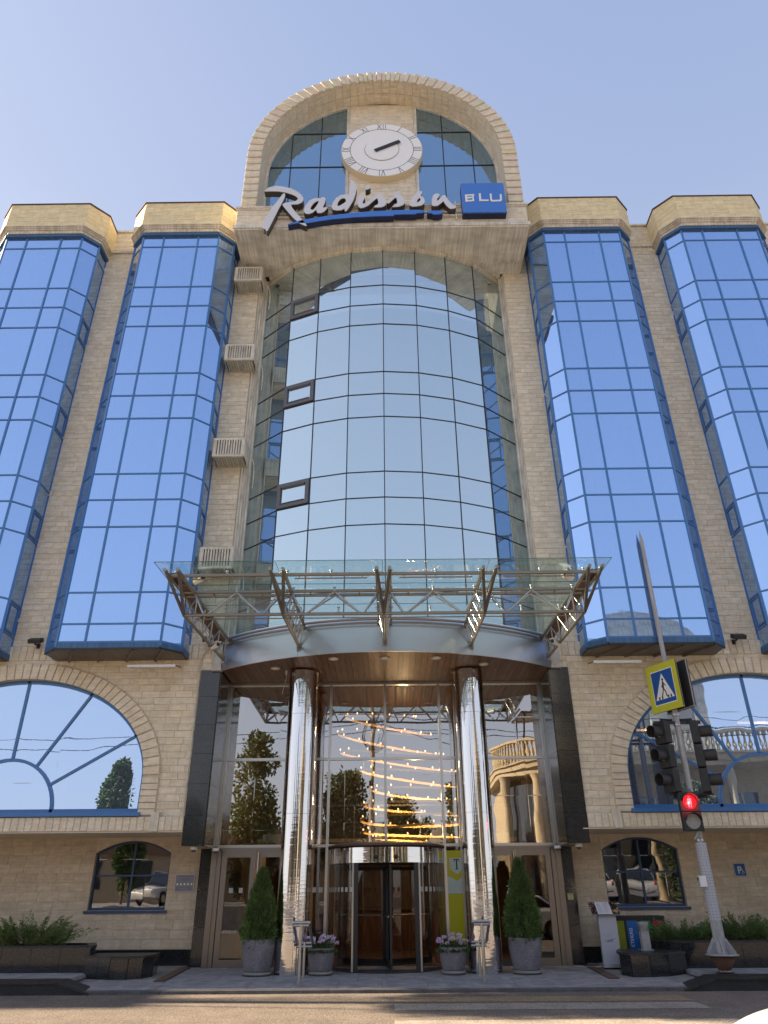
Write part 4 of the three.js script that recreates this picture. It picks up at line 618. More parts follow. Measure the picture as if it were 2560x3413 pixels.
  put(c, 'lower_tube', tube([x0, nodeY, nodeZ], [x1, nodeY, nodeZ], 0.032, 12), M.steelTube);
  put(c, 'lower_tube', tube([x0 + 0.2, nodeY - 0.04, nodeZ - 0.12], [x1 - 0.2, nodeY - 0.04, nodeZ - 0.12], 0.012, 8), M.steelTube);
  for (let k = 0; k < 4; k++) {
    const a = trussX[k], b = trussX[k + 1], m = (a + b) / 2, q = (b - a) / 4;
    for (const z of [2.74, 2.52]) { put(c, 'web_bar', tube([a + q * 0.9, nodeY, nodeZ], [m, 6.87, z], 0.017, 8), M.steel); put(c, 'web_bar', tube([b - q * 0.9, nodeY, nodeZ], [m, 6.87, z], 0.017, 8), M.steel); put(c, 'web_bar', tube([a + q * 0.8, nodeY, nodeZ], [a + 0.12, 6.87, z], 0.017, 8), M.steel); put(c, 'web_bar', tube([b - q * 0.8, nodeY, nodeZ], [b - 0.12, 6.87, z], 0.017, 8), M.steel); }
    for (const t of [0.25, 0.5, 0.75]) put(c, 'tie', tube([a + (b - a) * t, 6.88, 2.74], [a + (b - a) * t, 6.88, 2.52], 0.016, 8), M.steelTube);
    // thin conduit under the front tube and curved tube at the fascia
    put(c, 'conduit', join(tube([a + 0.3, 6.77, 3.66], [b - 0.3, 6.77, 3.66], 0.014, 8), ...[0.2, 0.5, 0.8].map((t) => tube([a + (b - a) * t, 6.77, 3.66], [a + (b - a) * t, 6.86, 3.68], 0.008, 6))), M.steelTube);
    const cl = (x) => Math.max(-3.75, Math.min(3.85, x)), cv = (dy, dz, r) => { const P = []; for (let i = 0; i <= 8; i++) { const x = cl(a + 0.1 + (b - a - 0.2) * i / 8); P.push([x, 7.0 + dy, fasciaZ(x) + dz]); } return curve(P, r, 16, 8); };
    put(c, 'fascia_tube', cv(0.02, 0.12, 0.03), M.steelTube); put(c, 'fascia_tube', cv(-0.07, 0.1, 0.013), M.steelTube);
    // glass: three sheets deep
    const edges = [[4.12, 6.93], [2.92, 6.965], [1.69, 7.0]], ga = k === 0 ? -4.16 : a, gb = k === 3 ? 4.2 : b;
    for (let r = 0; r < 3; r++) {
      const N2 = 8, P = [], U = []; const back = (x) => r < 2 ? edges[r + 1] : [Math.min(1.6, fasciaZ(cl(x)) + 0.22), 7.045];
      const row = []; for (let i = 0; i <= N2; i++) { const x = ga + 0.008 + (gb - ga - 0.016) * i / N2, f = [x, edges[r][1], edges[r][0] - (r ? 0.012 : 0)], bk = back(x); row.push([f, [x, bk[1], bk[0]]]); }
      for (let i = 0; i < N2; i++) { const [f0, b0] = row[i], [f1, b1] = row[i + 1]; for (const v of [f0, f1, b1, f0, b1, b0]) { P.push(...v); U.push(v[0], v[2]); } }
      const g = new THREE.BufferGeometry(); g.setAttribute('position', new THREE.Float32BufferAttribute(P, 3)); g.setAttribute('uv', new THREE.Float32BufferAttribute(U, 2)); g.computeVertexNormals(); put(c, 'roof_pane', g, M.canopyGlass);
      const [f0] = row[0], [f1, b1] = row[N2]; put(c, 'glass_edge', join(tube([f0[0], f0[1], f0[2]], [f1[0], f1[1], f1[2]], 0.006, 6), tube(f1, b1, 0.006, 6)), M.glassEdge);
      if (k === 0) put(c, 'glass_edge', tube(row[0][0], row[0][1], 0.006, 6), M.glassEdge);
      // fittings
      const zs = [r === 0 ? 3.68 : edges[r][0] - 0.16, edges[r][0] - (r ? 0.16 : 0.44)][0], base = r === 0 ? 6.86 : 6.9, ytop = edges[r][1] - 0.004;
      for (const [x, dx] of [[m, 0], [b, 0.16], [b, -0.16], ...(k === 0 ? [[a, 0]] : [])]) {
        const X = Math.max(-3.95, Math.min(4.0, x)), F = [tube([X, base - 0.03, zs], [X + dx * 0.2, base + 0.02, zs], 0.022, 8), tube([X + dx * 0.2, base + 0.01, zs], [X + dx, ytop - 0.05, zs], 0.009, 6), tube([X + dx, ytop - 0.07, zs], [X + dx, ytop - 0.03, zs], 0.016, 8), tube([X + dx, ytop - 0.025, zs], [X + dx, ytop, zs], 0.03, 10)];
        put(c, 'glass_fitting', join(...F), M.steel);
      }
    }
  }
}
// cameras on the canopy ends
for (const [x, y, z, a, where] of [[-3.45, 6.8, 3.55, 0.8, 'left end, front'], [3.5, 6.8, 3.55, -0.8, 'right end, front'], [-3.75, 6.45, 0.6, 0.7, 'l'], [3.82, 6.45, 0.6, -0.7, 'r']]) {
  const k = thing('security_camera', z > 2 ? 'white bullet camera clamped to the front tube of the glass canopy' : 'white bullet camera hung from the canopy side truss near the fascia', 'camera', [x, y, z], a, 'bullet cameras on the canopy');
  put(k, 'housing', join(new THREE.CylinderGeometry(0.05, 0.055, 0.26, 14).rotateX(Math.PI / 2), box(0.12, 0.012, 0.3, 0, 0.058, 0.02)), M.white);
  put(k, 'lens', clean(new THREE.CylinderGeometry(0.042, 0.042, 0.012, 14).rotateX(Math.PI / 2).translate(0, 0, 0.131)), M.black);
  put(k, 'bracket', tube([0, 0.03, -0.08], [0, 0.1, -0.16], 0.018, 8), M.white);
}
// ---------- roof sign ----------
{
  const s = thing('hotel_sign', 'grey script hotel name in raised letters with blue underline above the soffit', 'sign');
  const zf = 1.15, d = 0.2, face = (o, h) => extr(shape(o, h), 0.02, zf - 0.02), side = (o, h) => extr(shape(o, h), d, zf - 0.02 - d);
  for (const k of ['R', 'a', 'd', 'is', 's', 'o', 'n']) for (const [o, ...h] of SIGN[k]) { const l = put(s, 'letter', face(o, h), M.letter); put(l, 'letter_return', side(o, h), M.letterSide); }
  for (const [o, ...h] of SIGN.w) { const l = put(s, 'underline', face(o, h), M.signBlue); put(l, 'underline_return', side(o, h), M.signBlueDark); }
  put(s, 'mounting_rail', join(bx(-3.3, 2.5, 20.02, 20.06, 0.93, 0.97), bx(-3.3, 2.5, 19.86, 19.9, 0.93, 0.97), ...[-2.6, -1.2, 0.4, 1.6, 2.3].map((x) => bx(x, x + 0.03, 19.7, 20.5, 0.92, 0.96))), M.trimPale);
  const b = thing('sign_box', 'square blue light box with white letters BLU at the end of the hotel name', 'sign');
  const zb = 1.15, x0 = 2.5, x1 = 3.84, y0 = 19.76, y1 = 21.09;
  put(b, 'box_front', extr(shape([[x0, y0], [x1, y0], [x1, y1], [x0, y1]]), 0.06, zb - 0.06, 0.02), M.signBlue);
  put(b, 'box_body', bx(x0 + 0.005, x1 - 0.005, y0 + 0.005, y1 - 0.005, zb - 0.3, zb - 0.062), M.signBlueDark);
  for (const k of ['B', 'L', 'U']) for (const [o, ...h] of SIGN[k]) put(b, 'letter', extr(shape(o, h), 0.012, zb + 0.001), M.white);
}
// ---------- clock ----------
{
  const R = 1.4, cy = 24.05, zf = 0.25, c = thing('wall_clock', 'round white clock with Roman numerals and one black hand on the arched gable', 'clock', [CX, cy, 0]);
  put(c, 'case', lathe([[0, 0], [R - 0.02, 0], [R, 0.02], [R, 0.26], [R - 0.02, 0.28]], 0, 0, 0, 72).rotateX(Math.PI / 2).translate(0, 0, zf - 0.28), mat([0.80, 0.68, 0.47], { roughness: 0.5 }));
  put(c, 'face', clean(new THREE.CircleGeometry(R - 0.02, 72).translate(0, 0, zf + 0.004)), M.clockFace);
  const ring = (r) => clean(new THREE.TorusGeometry(r, 0.008, 4, 80).translate(0, 0, zf + 0.006));
  put(c, 'ring', ring(R * 0.775), M.black); put(c, 'ring', ring(R * 0.42), M.black);
  put(c, 'centre_disc', clean(new THREE.CylinderGeometry(R * 0.41, R * 0.42, 0.03, 60).rotateX(Math.PI / 2).translate(0, 0, zf + 0.018)), M.clockFace);
  const num = ['XII', 'I', 'II', 'III', 'IIII', 'V', 'VI', 'VII', 'VIII', 'IX', 'X', 'XI'], h = R * 0.2, bar = (x0, y0, x1, y1) => { const L = Math.hypot(x1 - x0, y1 - y0); return box(0.014, L, 0.006).rotateZ(-Math.atan2(x1 - x0, y1 - y0)).translate((x0 + x1) / 2, (y0 + y1) / 2, zf + 0.009); };
  num.forEach((t, i) => {
    const g = [], wd = { I: 0.085, V: 0.17, X: 0.19 }; let W = 0; for (const ch of t) W += wd[ch]; let x = -W / 2;
    for (const ch of t) { const w = wd[ch], m = x + w / 2; if (ch === 'I') g.push(bar(m, -h / 2, m, h / 2)); if (ch === 'V') g.push(bar(m - 0.06, h / 2, m, -h / 2), bar(m + 0.06, h / 2, m, -h / 2)); if (ch === 'X') g.push(bar(m - 0.07, h / 2, m + 0.07, -h / 2), bar(m + 0.07, h / 2, m - 0.07, -h / 2)); x += w; }
    put(c, 'numeral', join(...g).translate(0, R * 0.88, 0).rotateZ(-i * Math.PI / 6), M.black);
  });
  const a = Math.atan2(0.62, 0.50); put(c, 'hand', box(0.13, 0.98, 0.03, 0, 0.22, 0).rotateZ(-1.05).translate(0, 0, zf + 0.06), M.black); void a;
  put(c, 'hand_hub', clean(new THREE.CylinderGeometry(0.04, 0.04, 0.06, 12).rotateX(Math.PI / 2).translate(0, 0, zf + 0.05)), M.blackSoft);
}
// ---------- air-conditioner cages ----------
{
  const w = 0.85, h = 0.57, d = 0.6, make = (pos, label) => {
    const a = thing('air_conditioner_cage', label, 'air conditioner', pos, 0, 'slatted air conditioner cages on the left pier'), n = 12, sp = w / n;
    put(a, 'cage_frame', join(box(w, 0.05, 0.02, 0, h - 0.025, d), box(w, 0.05, 0.02, 0, 0.025, d), box(0.05, h - 0.1, 0.02, -w / 2 + 0.025, h / 2, d), box(0.05, h - 0.1, 0.02, w / 2 - 0.025, h / 2, d), box(w, 0.02, 0.06, 0, -0.01, d - 0.02), box(w, 0.02, 0.06, 0, -0.01, 0.03), box(0.02, h, d - 0.02, -w / 2 - 0.01, h / 2, d / 2), box(0.02, h, d - 0.02, w / 2 + 0.01, h / 2, d / 2), box(w, 0.02, d, 0, h + 0.01, d / 2)), M.acBox);
    for (let i = 1; i < n; i++) { put(a, 'slat', box(sp - 0.028, h - 0.1, 0.016, -w / 2 + i * sp, h / 2, d), M.acBox); put(a, 'slat', box(sp - 0.028, 0.016, d - 0.14, -w / 2 + i * sp, -0.01, d / 2), M.acBox); }
    put(a, 'unit', box(w - 0.08, h - 0.08, d - 0.2, 0, h / 2, d / 2 - 0.05), M.roomDark); put(a, 'pipe', curve([[w / 2 + 0.02, 0.3, 0.2], [w / 2 + 0.14, 0.2, 0.08], [w / 2 + 0.2, -0.1, 0.04], [w / 2 + 0.2, -0.7, 0.04]], 0.016, 20), M.trimPale);
    return a;
  };
  const lab = ['slatted beige air conditioner cage touching the boarded soffit of the gable', 'slatted beige air conditioner cage, second below the gable soffit', 'slatted beige air conditioner cage, third below the gable soffit', 'slatted beige air conditioner cage seen through the glass canopy edge'];
  [18.66, 15.46, 12.1, 8.78].forEach((y, i) => make([-4.22, y, -1.0], lab[i]));
  const p = tag(put(scene, 'wall_pipe', join(tube([-3.93, 7.1, -0.98], [-3.93, 18.6, -0.98], 0.022, 8), ...[8.5, 10.5, 13.2, 15, 17].map((y) => box(0.07, 0.03, 0.05, -3.93, y, -0.99))), M.trimPale), 'cream drain pipe running up the pier beside the bowed glass', 'pipe'); void p;
}
// ---------- fittings on the facade ----------
for (const s of [-1, 1]) {
  const t = thing('tube_light', s < 0 ? 'long white tube light under the blue bay nearest the cream rain pipe' : 'long white tube light under the blue bay behind the signal pole', 'light', [s * 5.45, 6.29, -0.4]);
  put(t, 'lamp_body', box(1.12, 0.055, 0.07), M.white); put(t, 'diffuser', box(1.04, 0.02, 0.05, 0, -0.034, 0.005), M.whiteDirty);
  put(t, 'lamp_bracket', join(tube([-0.52, 0.02, 0], [-0.52, 0.12, -0.55], 0.014, 6), tube([0.52, 0.02, 0], [0.52, 0.12, -0.55], 0.014, 6)), M.frameGrey);
}
for (const [x, y] of [[-8.52, 6.98], [8.55, 6.92], [-4.28, 6.98]]) {
  const f = thing('flood_light', x < -8 ? 'black flood lamp on the pier above the arched window with plain sky in it' : x > 8 ? 'black flood lamp on the pier above the arched window behind the traffic lights' : 'black flood lamp behind the canopy side truss', 'flood light', [x, y, -0.98]);
  put(f, 'lamp_head', box(0.3, 0.1, 0.2).rotateX(0.5).translate(0.03, 0.06, 0.25), M.blackSoft); put(f, 'arm', join(tube([0, 0, 0], [0, 0.0, 0.2], 0.022, 8), box(0.08, 0.12, 0.03, 0, 0, 0.0)), M.blackSoft);
}
tag(put(scene, 'rain_pipe', curve([[-4.2, 6.95, -0.9], [-4.3, 6.85, -0.93], [-4.45, 6.62, -0.94], [-4.452, 6.0, -0.94], [-4.455, 4.5, -0.94], [-4.46, 2.8, -0.94]], 0.017, 50, 8), M.trimPale), 'thin cream pipe running down beside the granite pier near the plaque', 'pipe');
tag(put(scene, 'hanging_cable', join(curve([[-2.35, 6.3, -0.9], [-2.34, 6.15, -0.9], [-2.38, 5.9, -0.88], [-2.42, 5.72, -0.88]], 0.008, 20, 5), box(0.05, 0.09, 0.05, -2.35, 6.24, -0.9)), M.whiteDirty), 'loose white cable hanging from the timber ceiling beside a chrome column', 'cable');
for (const [x, z, l] of [[-4.2, -1.2, 'white dome camera under the granite pier nearest the five star plaque'], [-3.85, -1.8, 'small white sensor under the granite return nearest the five star plaque'], [4.22, -1.2, 'white dome camera under the granite pier nearest the menu stand'], [3.88, -1.8, 'small white sensor under the granite return nearest the menu stand']]) {
  const k = thing('dome_camera', l, 'camera', [x, 2.48, z]); put(k, 'base', clean(new THREE.CylinderGeometry(0.075, 0.08, 0.06, 20).translate(0, -0.03, 0)), M.white); put(k, 'dome', clean(new THREE.SphereGeometry(0.055, 16, 8, 0, 7, Math.PI / 2, Math.PI / 2).translate(0, -0.06, 0)), M.frameGrey);
}
{ // five star plaque
  const t = canvasTex(512, 428, (g, w, h) => {
    g.fillStyle = '#7e818c'; g.fillRect(0, 0, w, h); g.strokeStyle = '#c9cad0'; g.lineWidth = 14; g.strokeRect(7, 7, w - 14, h - 14); g.fillStyle = '#3a3a40'; g.textAlign = 'center';
    g.font = '27px sans-serif'; g.fillText('РОССИЙСКАЯ  ФЕДЕРАЦИЯ', w / 2, 70); g.font = '20px sans-serif'; g.fillText('ГОСТИНИЦА', w / 2, 106); g.fillText('С ПРИСВОЕННОЙ КАТЕГОРИЕЙ', w / 2, 134); g.fillText('ПЯТЬ ЗВЕЗД', w / 2, 162);
    for (let i = 0; i < 5; i++) { const cx = 70 + i * 93, cy = 240; g.fillStyle = '#f1efe6'; g.beginPath(); for (let k = 0; k < 10; k++) { const a = -Math.PI / 2 + k * Math.PI / 5, r = k % 2 ? 14 : 36; g.lineTo(cx + r * Math.cos(a), cy + r * Math.sin(a)); } g.closePath(); g.fill(); }
    g.fillStyle = '#3a3a40'; g.textAlign = 'left'; g.font = '18px sans-serif'; g.fillText('СИСТЕМА КЛАССИФИКАЦИИ', 30, 322); g.fillText('ГОСТИНИЦ', 30, 348); g.fillText('И ИНЫХ СРЕДСТВ', 30, 374); g.textAlign = 'right'; g.fillText('СВИДЕТЕЛЬСТВО', w - 30, 322); g.fillText('О КАТЕГОРИИ', w - 30, 348);
  });
  const p = thing('wall_plaque', 'grey metal plaque with five stars beside the ground floor window', 'plaque', [-4.675, 1.79, WG + 0.012]);
  put(p, 'plaque_plate', box(0.46, 0.385, 0.02, 0, 0, 0), M.galv); put(p, 'plaque_print', clean(new THREE.PlaneGeometry(0.45, 0.376).translate(0, 0, 0.0125)), new THREE.MeshStandardMaterial({ map: t, roughness: 0.35, metalness: 0.3 }));
}
function wheelchair(g, x, y, s, col) { g.strokeStyle = g.fillStyle = col; g.lineWidth = 0.11 * s; g.lineCap = 'round'; g.beginPath(); g.arc(x, y - 0.78 * s, 0.12 * s, 0, 7); g.fill(); g.beginPath(); g.moveTo(x, y - 0.6 * s); g.lineTo(x + 0.03 * s, y - 0.15 * s); g.lineTo(x + 0.42 * s, y - 0.15 * s); g.lineTo(x + 0.58 * s, y + 0.3 * s); g.stroke(); g.beginPath(); g.moveTo(x, y - 0.4 * s); g.lineTo(x + 0.35 * s, y - 0.4 * s); g.stroke(); g.beginPath(); g.arc(x + 0.05 * s, y + 0.12 * s, 0.34 * s, -2.2, 1.2, true); g.stroke(); }
{
  const t = canvasTex(256, 256, (g, w) => { g.fillStyle = '#2c5e94'; g.fillRect(0, 0, w, w); g.strokeStyle = '#c8d2dc'; g.lineWidth = 10; g.strokeRect(5, 5, w - 10, w - 10); g.fillStyle = '#cfd8e0'; g.font = 'bold 190px sans-serif'; g.fillText('P', 62, 200); wheelchair(g, 178, 180, 62, '#cfd8e0'); });
  const p = thing('parking_sign', 'square blue parking sign with wheelchair mark on the brown ground floor wall', 'sign', [8.21, 1.98, WG + 0.015]); put(p, 'sign_plate', box(0.28, 0.28, 0.012), M.galv); put(p, 'sign_print', clean(new THREE.PlaneGeometry(0.274, 0.274).translate(0, 0, 0.008)), new THREE.MeshStandardMaterial({ map: t, roughness: 0.4 }));
  const t2 = canvasTex(128, 128, (g, w) => { g.fillStyle = '#cdc08a'; g.fillRect(0, 0, w, w); g.strokeStyle = '#3b3622'; g.lineWidth = 5; g.strokeRect(6, 6, w - 12, w - 12); g.fillStyle = '#222'; g.fillRect(22, 24, 22, 12); g.fillRect(54, 18, 18, 22); g.fillRect(84, 24, 22, 12); wheelchair(g, 60, 86, 40, '#222'); });
  const q = thing('call_plate', 'small yellow wheelchair call plate on the black granite beside the glass door', 'sign', [4.15, 1.46, -2.285]); put(q, 'plate', box(0.14, 0.14, 0.01), M.galv); put(q, 'plate_print', clean(new THREE.PlaneGeometry(0.136, 0.136).translate(0, 0, 0.007)), new THREE.MeshStandardMaterial({ map: t2, roughness: 0.5 }));
}
// ---------- ground ----------
{
  const g = new THREE.PlaneGeometry(600, 600, 1, 1).rotateX(-Math.PI / 2).translate(0, -0.004, 0); structure(put(scene, 'ground', uvm(g), M.asphalt));
  structure(put(scene, 'road', uvm(new THREE.PlaneGeometry(140, 14.4, 1, 1).rotateX(-Math.PI / 2).translate(0, 0, 8.05)), M.asphalt));
  // zebra bars
  const bar = (x0, x1, z0, z1, m) => { const G = uvm(new THREE.PlaneGeometry(x1 - x0, z1 - z0, 40, 2).rotateX(-Math.PI / 2).translate((x0 + x1) / 2, 0.0042, (z0 + z1) / 2)), p = G.attributes.position; for (let i = 0; i < p.count; i++) { const x = p.getX(i), z = p.getZ(i); if (Math.abs(z - z0) < 0.01 || Math.abs(z - z1) < 0.01) p.setZ(i, z + 0.02 * Math.sin(x * 23 + z * 7) * Math.sin(x * 5.1)); } const o = put(scene, 'zebra_stripe', G, m); structure(o); };
  bar(0.16, 5.0, 1.42, 2.06, M.paintOld); bar(0.15, 4.95, 2.24, 2.93, M.paint); bar(0.15, 4.9, 3.9, 4.55, M.paint); bar(0.15, 4.9, 5.5, 6.15, M.paint); bar(0.15, 4.9, 7.1, 7.75, M.paint);
}
// pavement in front of the hotel: kerb stones, a row of slabs, then smaller paving, rising to the doors
const paveY = (z) => z > 0 ? 0.05 + (0.85 - z) / 0.85 * 0.045 : 0.095 + Math.min(1, -z / 2.6) * 0.075;
{
  const pv = structure(new THREE.Group()); pv.name = 'pavement'; scene.add(pv);
  const strip = (x0, x1, z0, z1, m, name, th = 0.08) => { const w = x1 - x0 - 0.006, y0 = paveY(z0), y1 = paveY(z1), d = z0 - z1 - 0.006, a = Math.atan2(y1 - y0, z0 - z1); put(pv, name, box(w, th, d).translate(0, -th / 2, 0).rotateX(a).translate((x0 + x1) / 2, (y0 + y1) / 2 + rr(-0.0015, 0.0015), (z0 + z1) / 2), m); };
  for (let x = -14; x < 14; x += 1.0) strip(x, x + 1.0, 0.86, 0.72, M.kerb, 'kerb_stone', 0.16);
  for (let x = -14; x < 14; x += 0.82) strip(x, x + 0.82, 0.72, -0.08, M.slab, 'kerb_slab');
  for (let x = -4.4; x < 4.4; x += 0.55) { let z = -0.08; while (z > -2.2) { const e = Math.max(-2.25, z - 0.36); strip(x, x + 0.55, z, e, M.slab, 'paving_slab'); z = e; } }
  for (const s of [-1, 1]) for (let i = 0; i < 17; i++) { const x = s < 0 ? -4.98 - i * 0.58 : 4.4 + i * 0.58; let z = -0.08; while (z > -2.6) { const e = Math.max(-2.65, z - 0.5); if (i < 7) strip(x, x + 0.58, z, e, M.slabPale, 'paving_slab'); z = e; } }
  put(pv, 'pavement_bed', uvm(new THREE.BoxGeometry(29, 0.02, 0.9).translate(0, 0.02, 0.3)), M.matDark); put(pv, 'pavement_bed', uvm(new THREE.BoxGeometry(29, 0.02, 2.6).translate(0, 0.07, -1.4)), M.matDark);
  // bronze drain channels running back to the door frames
  for (const s of [-1, 1]) put(pv, 'drain_channel', box(0.2, 0.02, 2.0).rotateX(0.03).translate(s * 4.32, 0.142, -1.1), M.bronze);
}
// ---------- planters ----------
function planter(name, label, plan, y0, y1, opts = {}) {
  const t = thing(name, label, 'planter', [0, 0, 0], 0);
  const n = plan.length, ins = (d) => { const cx = plan.reduce((a, p) => a + p[0], 0) / n, cz = plan.reduce((a, p) => a + p[1], 0) / n; return plan.map(([x, z]) => { const l = Math.hypot(x - cx, z - cz); return [x - (x - cx) / l * d, z - (z - cz) / l * d]; }); };
  put(t, 'planter_core', prism(ins(0.03), y0 - 0.05, y1 - 0.04), M.frameDark);
  for (let i = 0; i < n; i++) { const p = plan[i], q = plan[(i + 1) % n], L = Math.hypot(q[0] - p[0], q[1] - p[1]); if (L < 0.02) continue; const m = Math.max(1, Math.round(L / (opts.tile ?? 0.6))); for (let k = 0; k < m; k++) { const a = [p[0] + (q[0] - p[0]) * k / m, p[1] + (q[1] - p[1]) * k / m], b = [p[0] + (q[0] - p[0]) * (k + 1) / m, p[1] + (q[1] - p[1]) * (k + 1) / m]; const w = Math.hypot(b[0] - a[0], b[1] - a[1]) - 0.008, turn = Math.atan2(-(b[1] - a[1]), b[0] - a[0]); const gg = uvm(new THREE.BoxGeometry(w, y1 - y0 - 0.04, 0.025), rr(0, 4), rr(0, 4)).rotateY(turn).translate((a[0] + b[0]) / 2, (y0 + y1 - 0.04) / 2, (a[1] + b[1]) / 2); put(t, 'granite_tile', gg, M.granite); } }
  const capO = ins(-0.03), capI = ins(opts.cap ?? 0.16); put(t, 'coping', opts.solid ? prism(capO, y1 - 0.04, y1) : uvm(new THREE.ExtrudeGeometry(shape(capO.map(([x, z]) => [x, -z]), [capI.map(([x, z]) => [x, -z]).reverse()]), { depth: 0.04, bevelEnabled: false }).rotateX(-Math.PI / 2).translate(0, y1 - 0.04, 0)), M.graniteTop);
  if (!opts.solid) put(t, 'soil', prism(ins(0.14), y1 - 0.09, y1 - 0.05), M.soil);
  return t;
}
// plan polygons run anticlockwise seen from above (front edge from left to right)
planter('granite_planter', 'long black granite planter with spreading juniper on the five star plaque side', [[-12, -0.9], [-6.0, -0.9], [-5.95, -1.0], [-6.25, -1.75], [-12, -1.75]], 0.14, 0.66);
planter('granite_planter', 'low rounded black granite planter without plants or lamp', [[-5.95, -0.62], [-5.4, -0.42], [-5.05, -0.42], [-4.8, -0.55], [-4.68, -0.85], [-4.72, -1.3], [-5.95, -1.3]], 0.11, 0.5, { tile: 0.35, solid: true });
planter('granite_planter', 'low rounded black granite planter carrying the lamp bollard', [[4.68, -0.95], [4.62, -0.6], [4.75, -0.35], [5.1, -0.3], [5.5, -0.42], [5.95, -0.75], [5.95, -1.45], [4.85, -1.45]], 0.11, 0.5, { tile: 0.35, solid: true });
planter('granite_planter', 'long black granite planter with junipers behind the signal pole', [[6.0, -0.95], [12, -0.95], [12, -1.9], [5.5, -1.9], [5.42, -1.7]], 0.14, 0.67);
for (const s of [-1, 1]) {   // low granite kerb walls with a ramped end
  const t = thing('granite_kerb', s < 0 ? 'low black granite kerb wall in front of the plantless planter' : 'low black granite kerb wall ramping down beside the signal pole', 'kerb');
  const X = (x) => s < 0 ? x : -x, side = (pts, z0, z1) => { let P = pts.map(([x, y]) => [X(x), y]); if (s > 0) P = P.reverse(); return extr(shape(P), z1 - z0, z0); };
  put(t, 'kerb_body', side([[-12, -0.02], [-5.3, -0.02], [-5.86, 0.165], [-12, 0.165]], 0.34, 0.87), M.graniteMatt);
  const ramp = Math.atan2(0.165, 0.56);
  put(t, 'kerb_top', side([[-12, 0.167], [-5.87, 0.167], [-5.87, 0.205], [-12, 0.205]], 0.32, 0.9), M.graniteTop);
  put(t, 'kerb_ramp', box(0.62, 0.035, 0.58).rotateZ(s < 0 ? -ramp : ramp).translate(X(-5.585), 0.1, 0.61), M.graniteTop);
  // raised paving behind the kerb
  put(t, 'raised_paving', uvm(new THREE.BoxGeometry(6.1, 0.06, 1.3).translate(X(-8.95), 0.16, -0.32)), M.slab);
}
// ---------- foliage ----------
function foliage(n, place) {   // place(i) -> {p, d (direction), s (length), w, c}
  const P = new Float32Array(n * 18), C = new Float32Array(n * 18), N = new Float32Array(n * 18); let k = 0;
  const a = V(), b = V(), d = V();
  for (let i = 0; i < n; i++) {
    const f = place(i); d.set(...f.d).normalize(); a.set(rnd() - 0.5, rnd() - 0.5, rnd() - 0.5).cross(d).normalize(); b.crossVectors(d, a);
    const w = f.w / 2, p = f.p, q = [p[0] + d.x * f.s, p[1] + d.y * f.s, p[2] + d.z * f.s], m = [p[0] + d.x * f.s * 0.45 + b.x * w * 0.5, p[1] + d.y * f.s * 0.45 + b.y * w * 0.5, p[2] + d.z * f.s * 0.45 + b.z * w * 0.5];
    const L = [m[0] + a.x * w, m[1] + a.y * w, m[2] + a.z * w], Rr = [m[0] - a.x * w, m[1] - a.y * w, m[2] - a.z * w];
    for (const v of [p, L, q, p, q, Rr]) { P.set(v, k); C.set(f.c, k); N.set([b.x, b.y, b.z], k); k += 3; }
  }
  const g = new THREE.BufferGeometry(); g.setAttribute('position', new THREE.BufferAttribute(P, 3)); g.setAttribute('normal', new THREE.BufferAttribute(N, 3)); g.setAttribute('color', new THREE.BufferAttribute(C, 3)); g.computeVertexNormals(); return g;
}
function thuja(parent, h, r, n, tone, y0 = 0) {   // conical evergreen: upright fan sprays grouped on a lumpy cone
  const prof = (t) => r * (t < 0.14 ? 0.80 + t * 1.4 : Math.pow(Math.max(0, 1 - (t - 0.14) / 0.86), 0.85));
  const tufts = []; const m = 420; for (let i = 0; i < m; i++) { const t = Math.pow(rnd(), 0.85) * 0.97, a = rr(0, 6.2832), R = prof(t) * rr(0.72, 1.08); tufts.push([R * Math.cos(a), y0 + t * h, R * Math.sin(a), a, rr(0.05, 0.10) * (0.6 + 0.4 * (1 - t)), rr(0.6, 1.3)]); }
  put(parent, 'foliage', foliage(n, () => {
    const f = tufts[Math.floor(rnd() * m)], u = V(rnd() - 0.5, rnd() - 0.5, rnd() - 0.5).normalize(), q = f[4] * Math.sqrt(rnd()), k = f[5] * rr(0.7, 1.2), o = 0.35 * u.y + 0.5;
    return { p: [f[0] + u.x * q, f[1] + u.y * q * 1.5, f[2] + u.z * q], d: [Math.cos(f[3]) * 0.7 + u.x * 0.8, 0.6 + rr(0, 0.7), Math.sin(f[3]) * 0.7 + u.z * 0.8], s: rr(0.03, 0.075), w: rr(0.012, 0.032), c: tone.map((v, i) => v * k * (i === 1 ? 1 : 0.8 + 0.4 * o)) };
  }), M.leaf);
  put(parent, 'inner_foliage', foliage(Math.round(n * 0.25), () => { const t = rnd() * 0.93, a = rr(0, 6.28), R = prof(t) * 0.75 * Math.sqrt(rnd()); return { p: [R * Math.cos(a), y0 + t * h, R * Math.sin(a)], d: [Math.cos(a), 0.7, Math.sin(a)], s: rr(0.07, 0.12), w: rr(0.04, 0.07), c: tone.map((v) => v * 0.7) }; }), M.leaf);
  put(parent, 'trunk', tube([0, y0 - 0.05, 0], [0, y0 + h * 0.85, 0], 0.03, 6, 0.006), M.bronze);
}
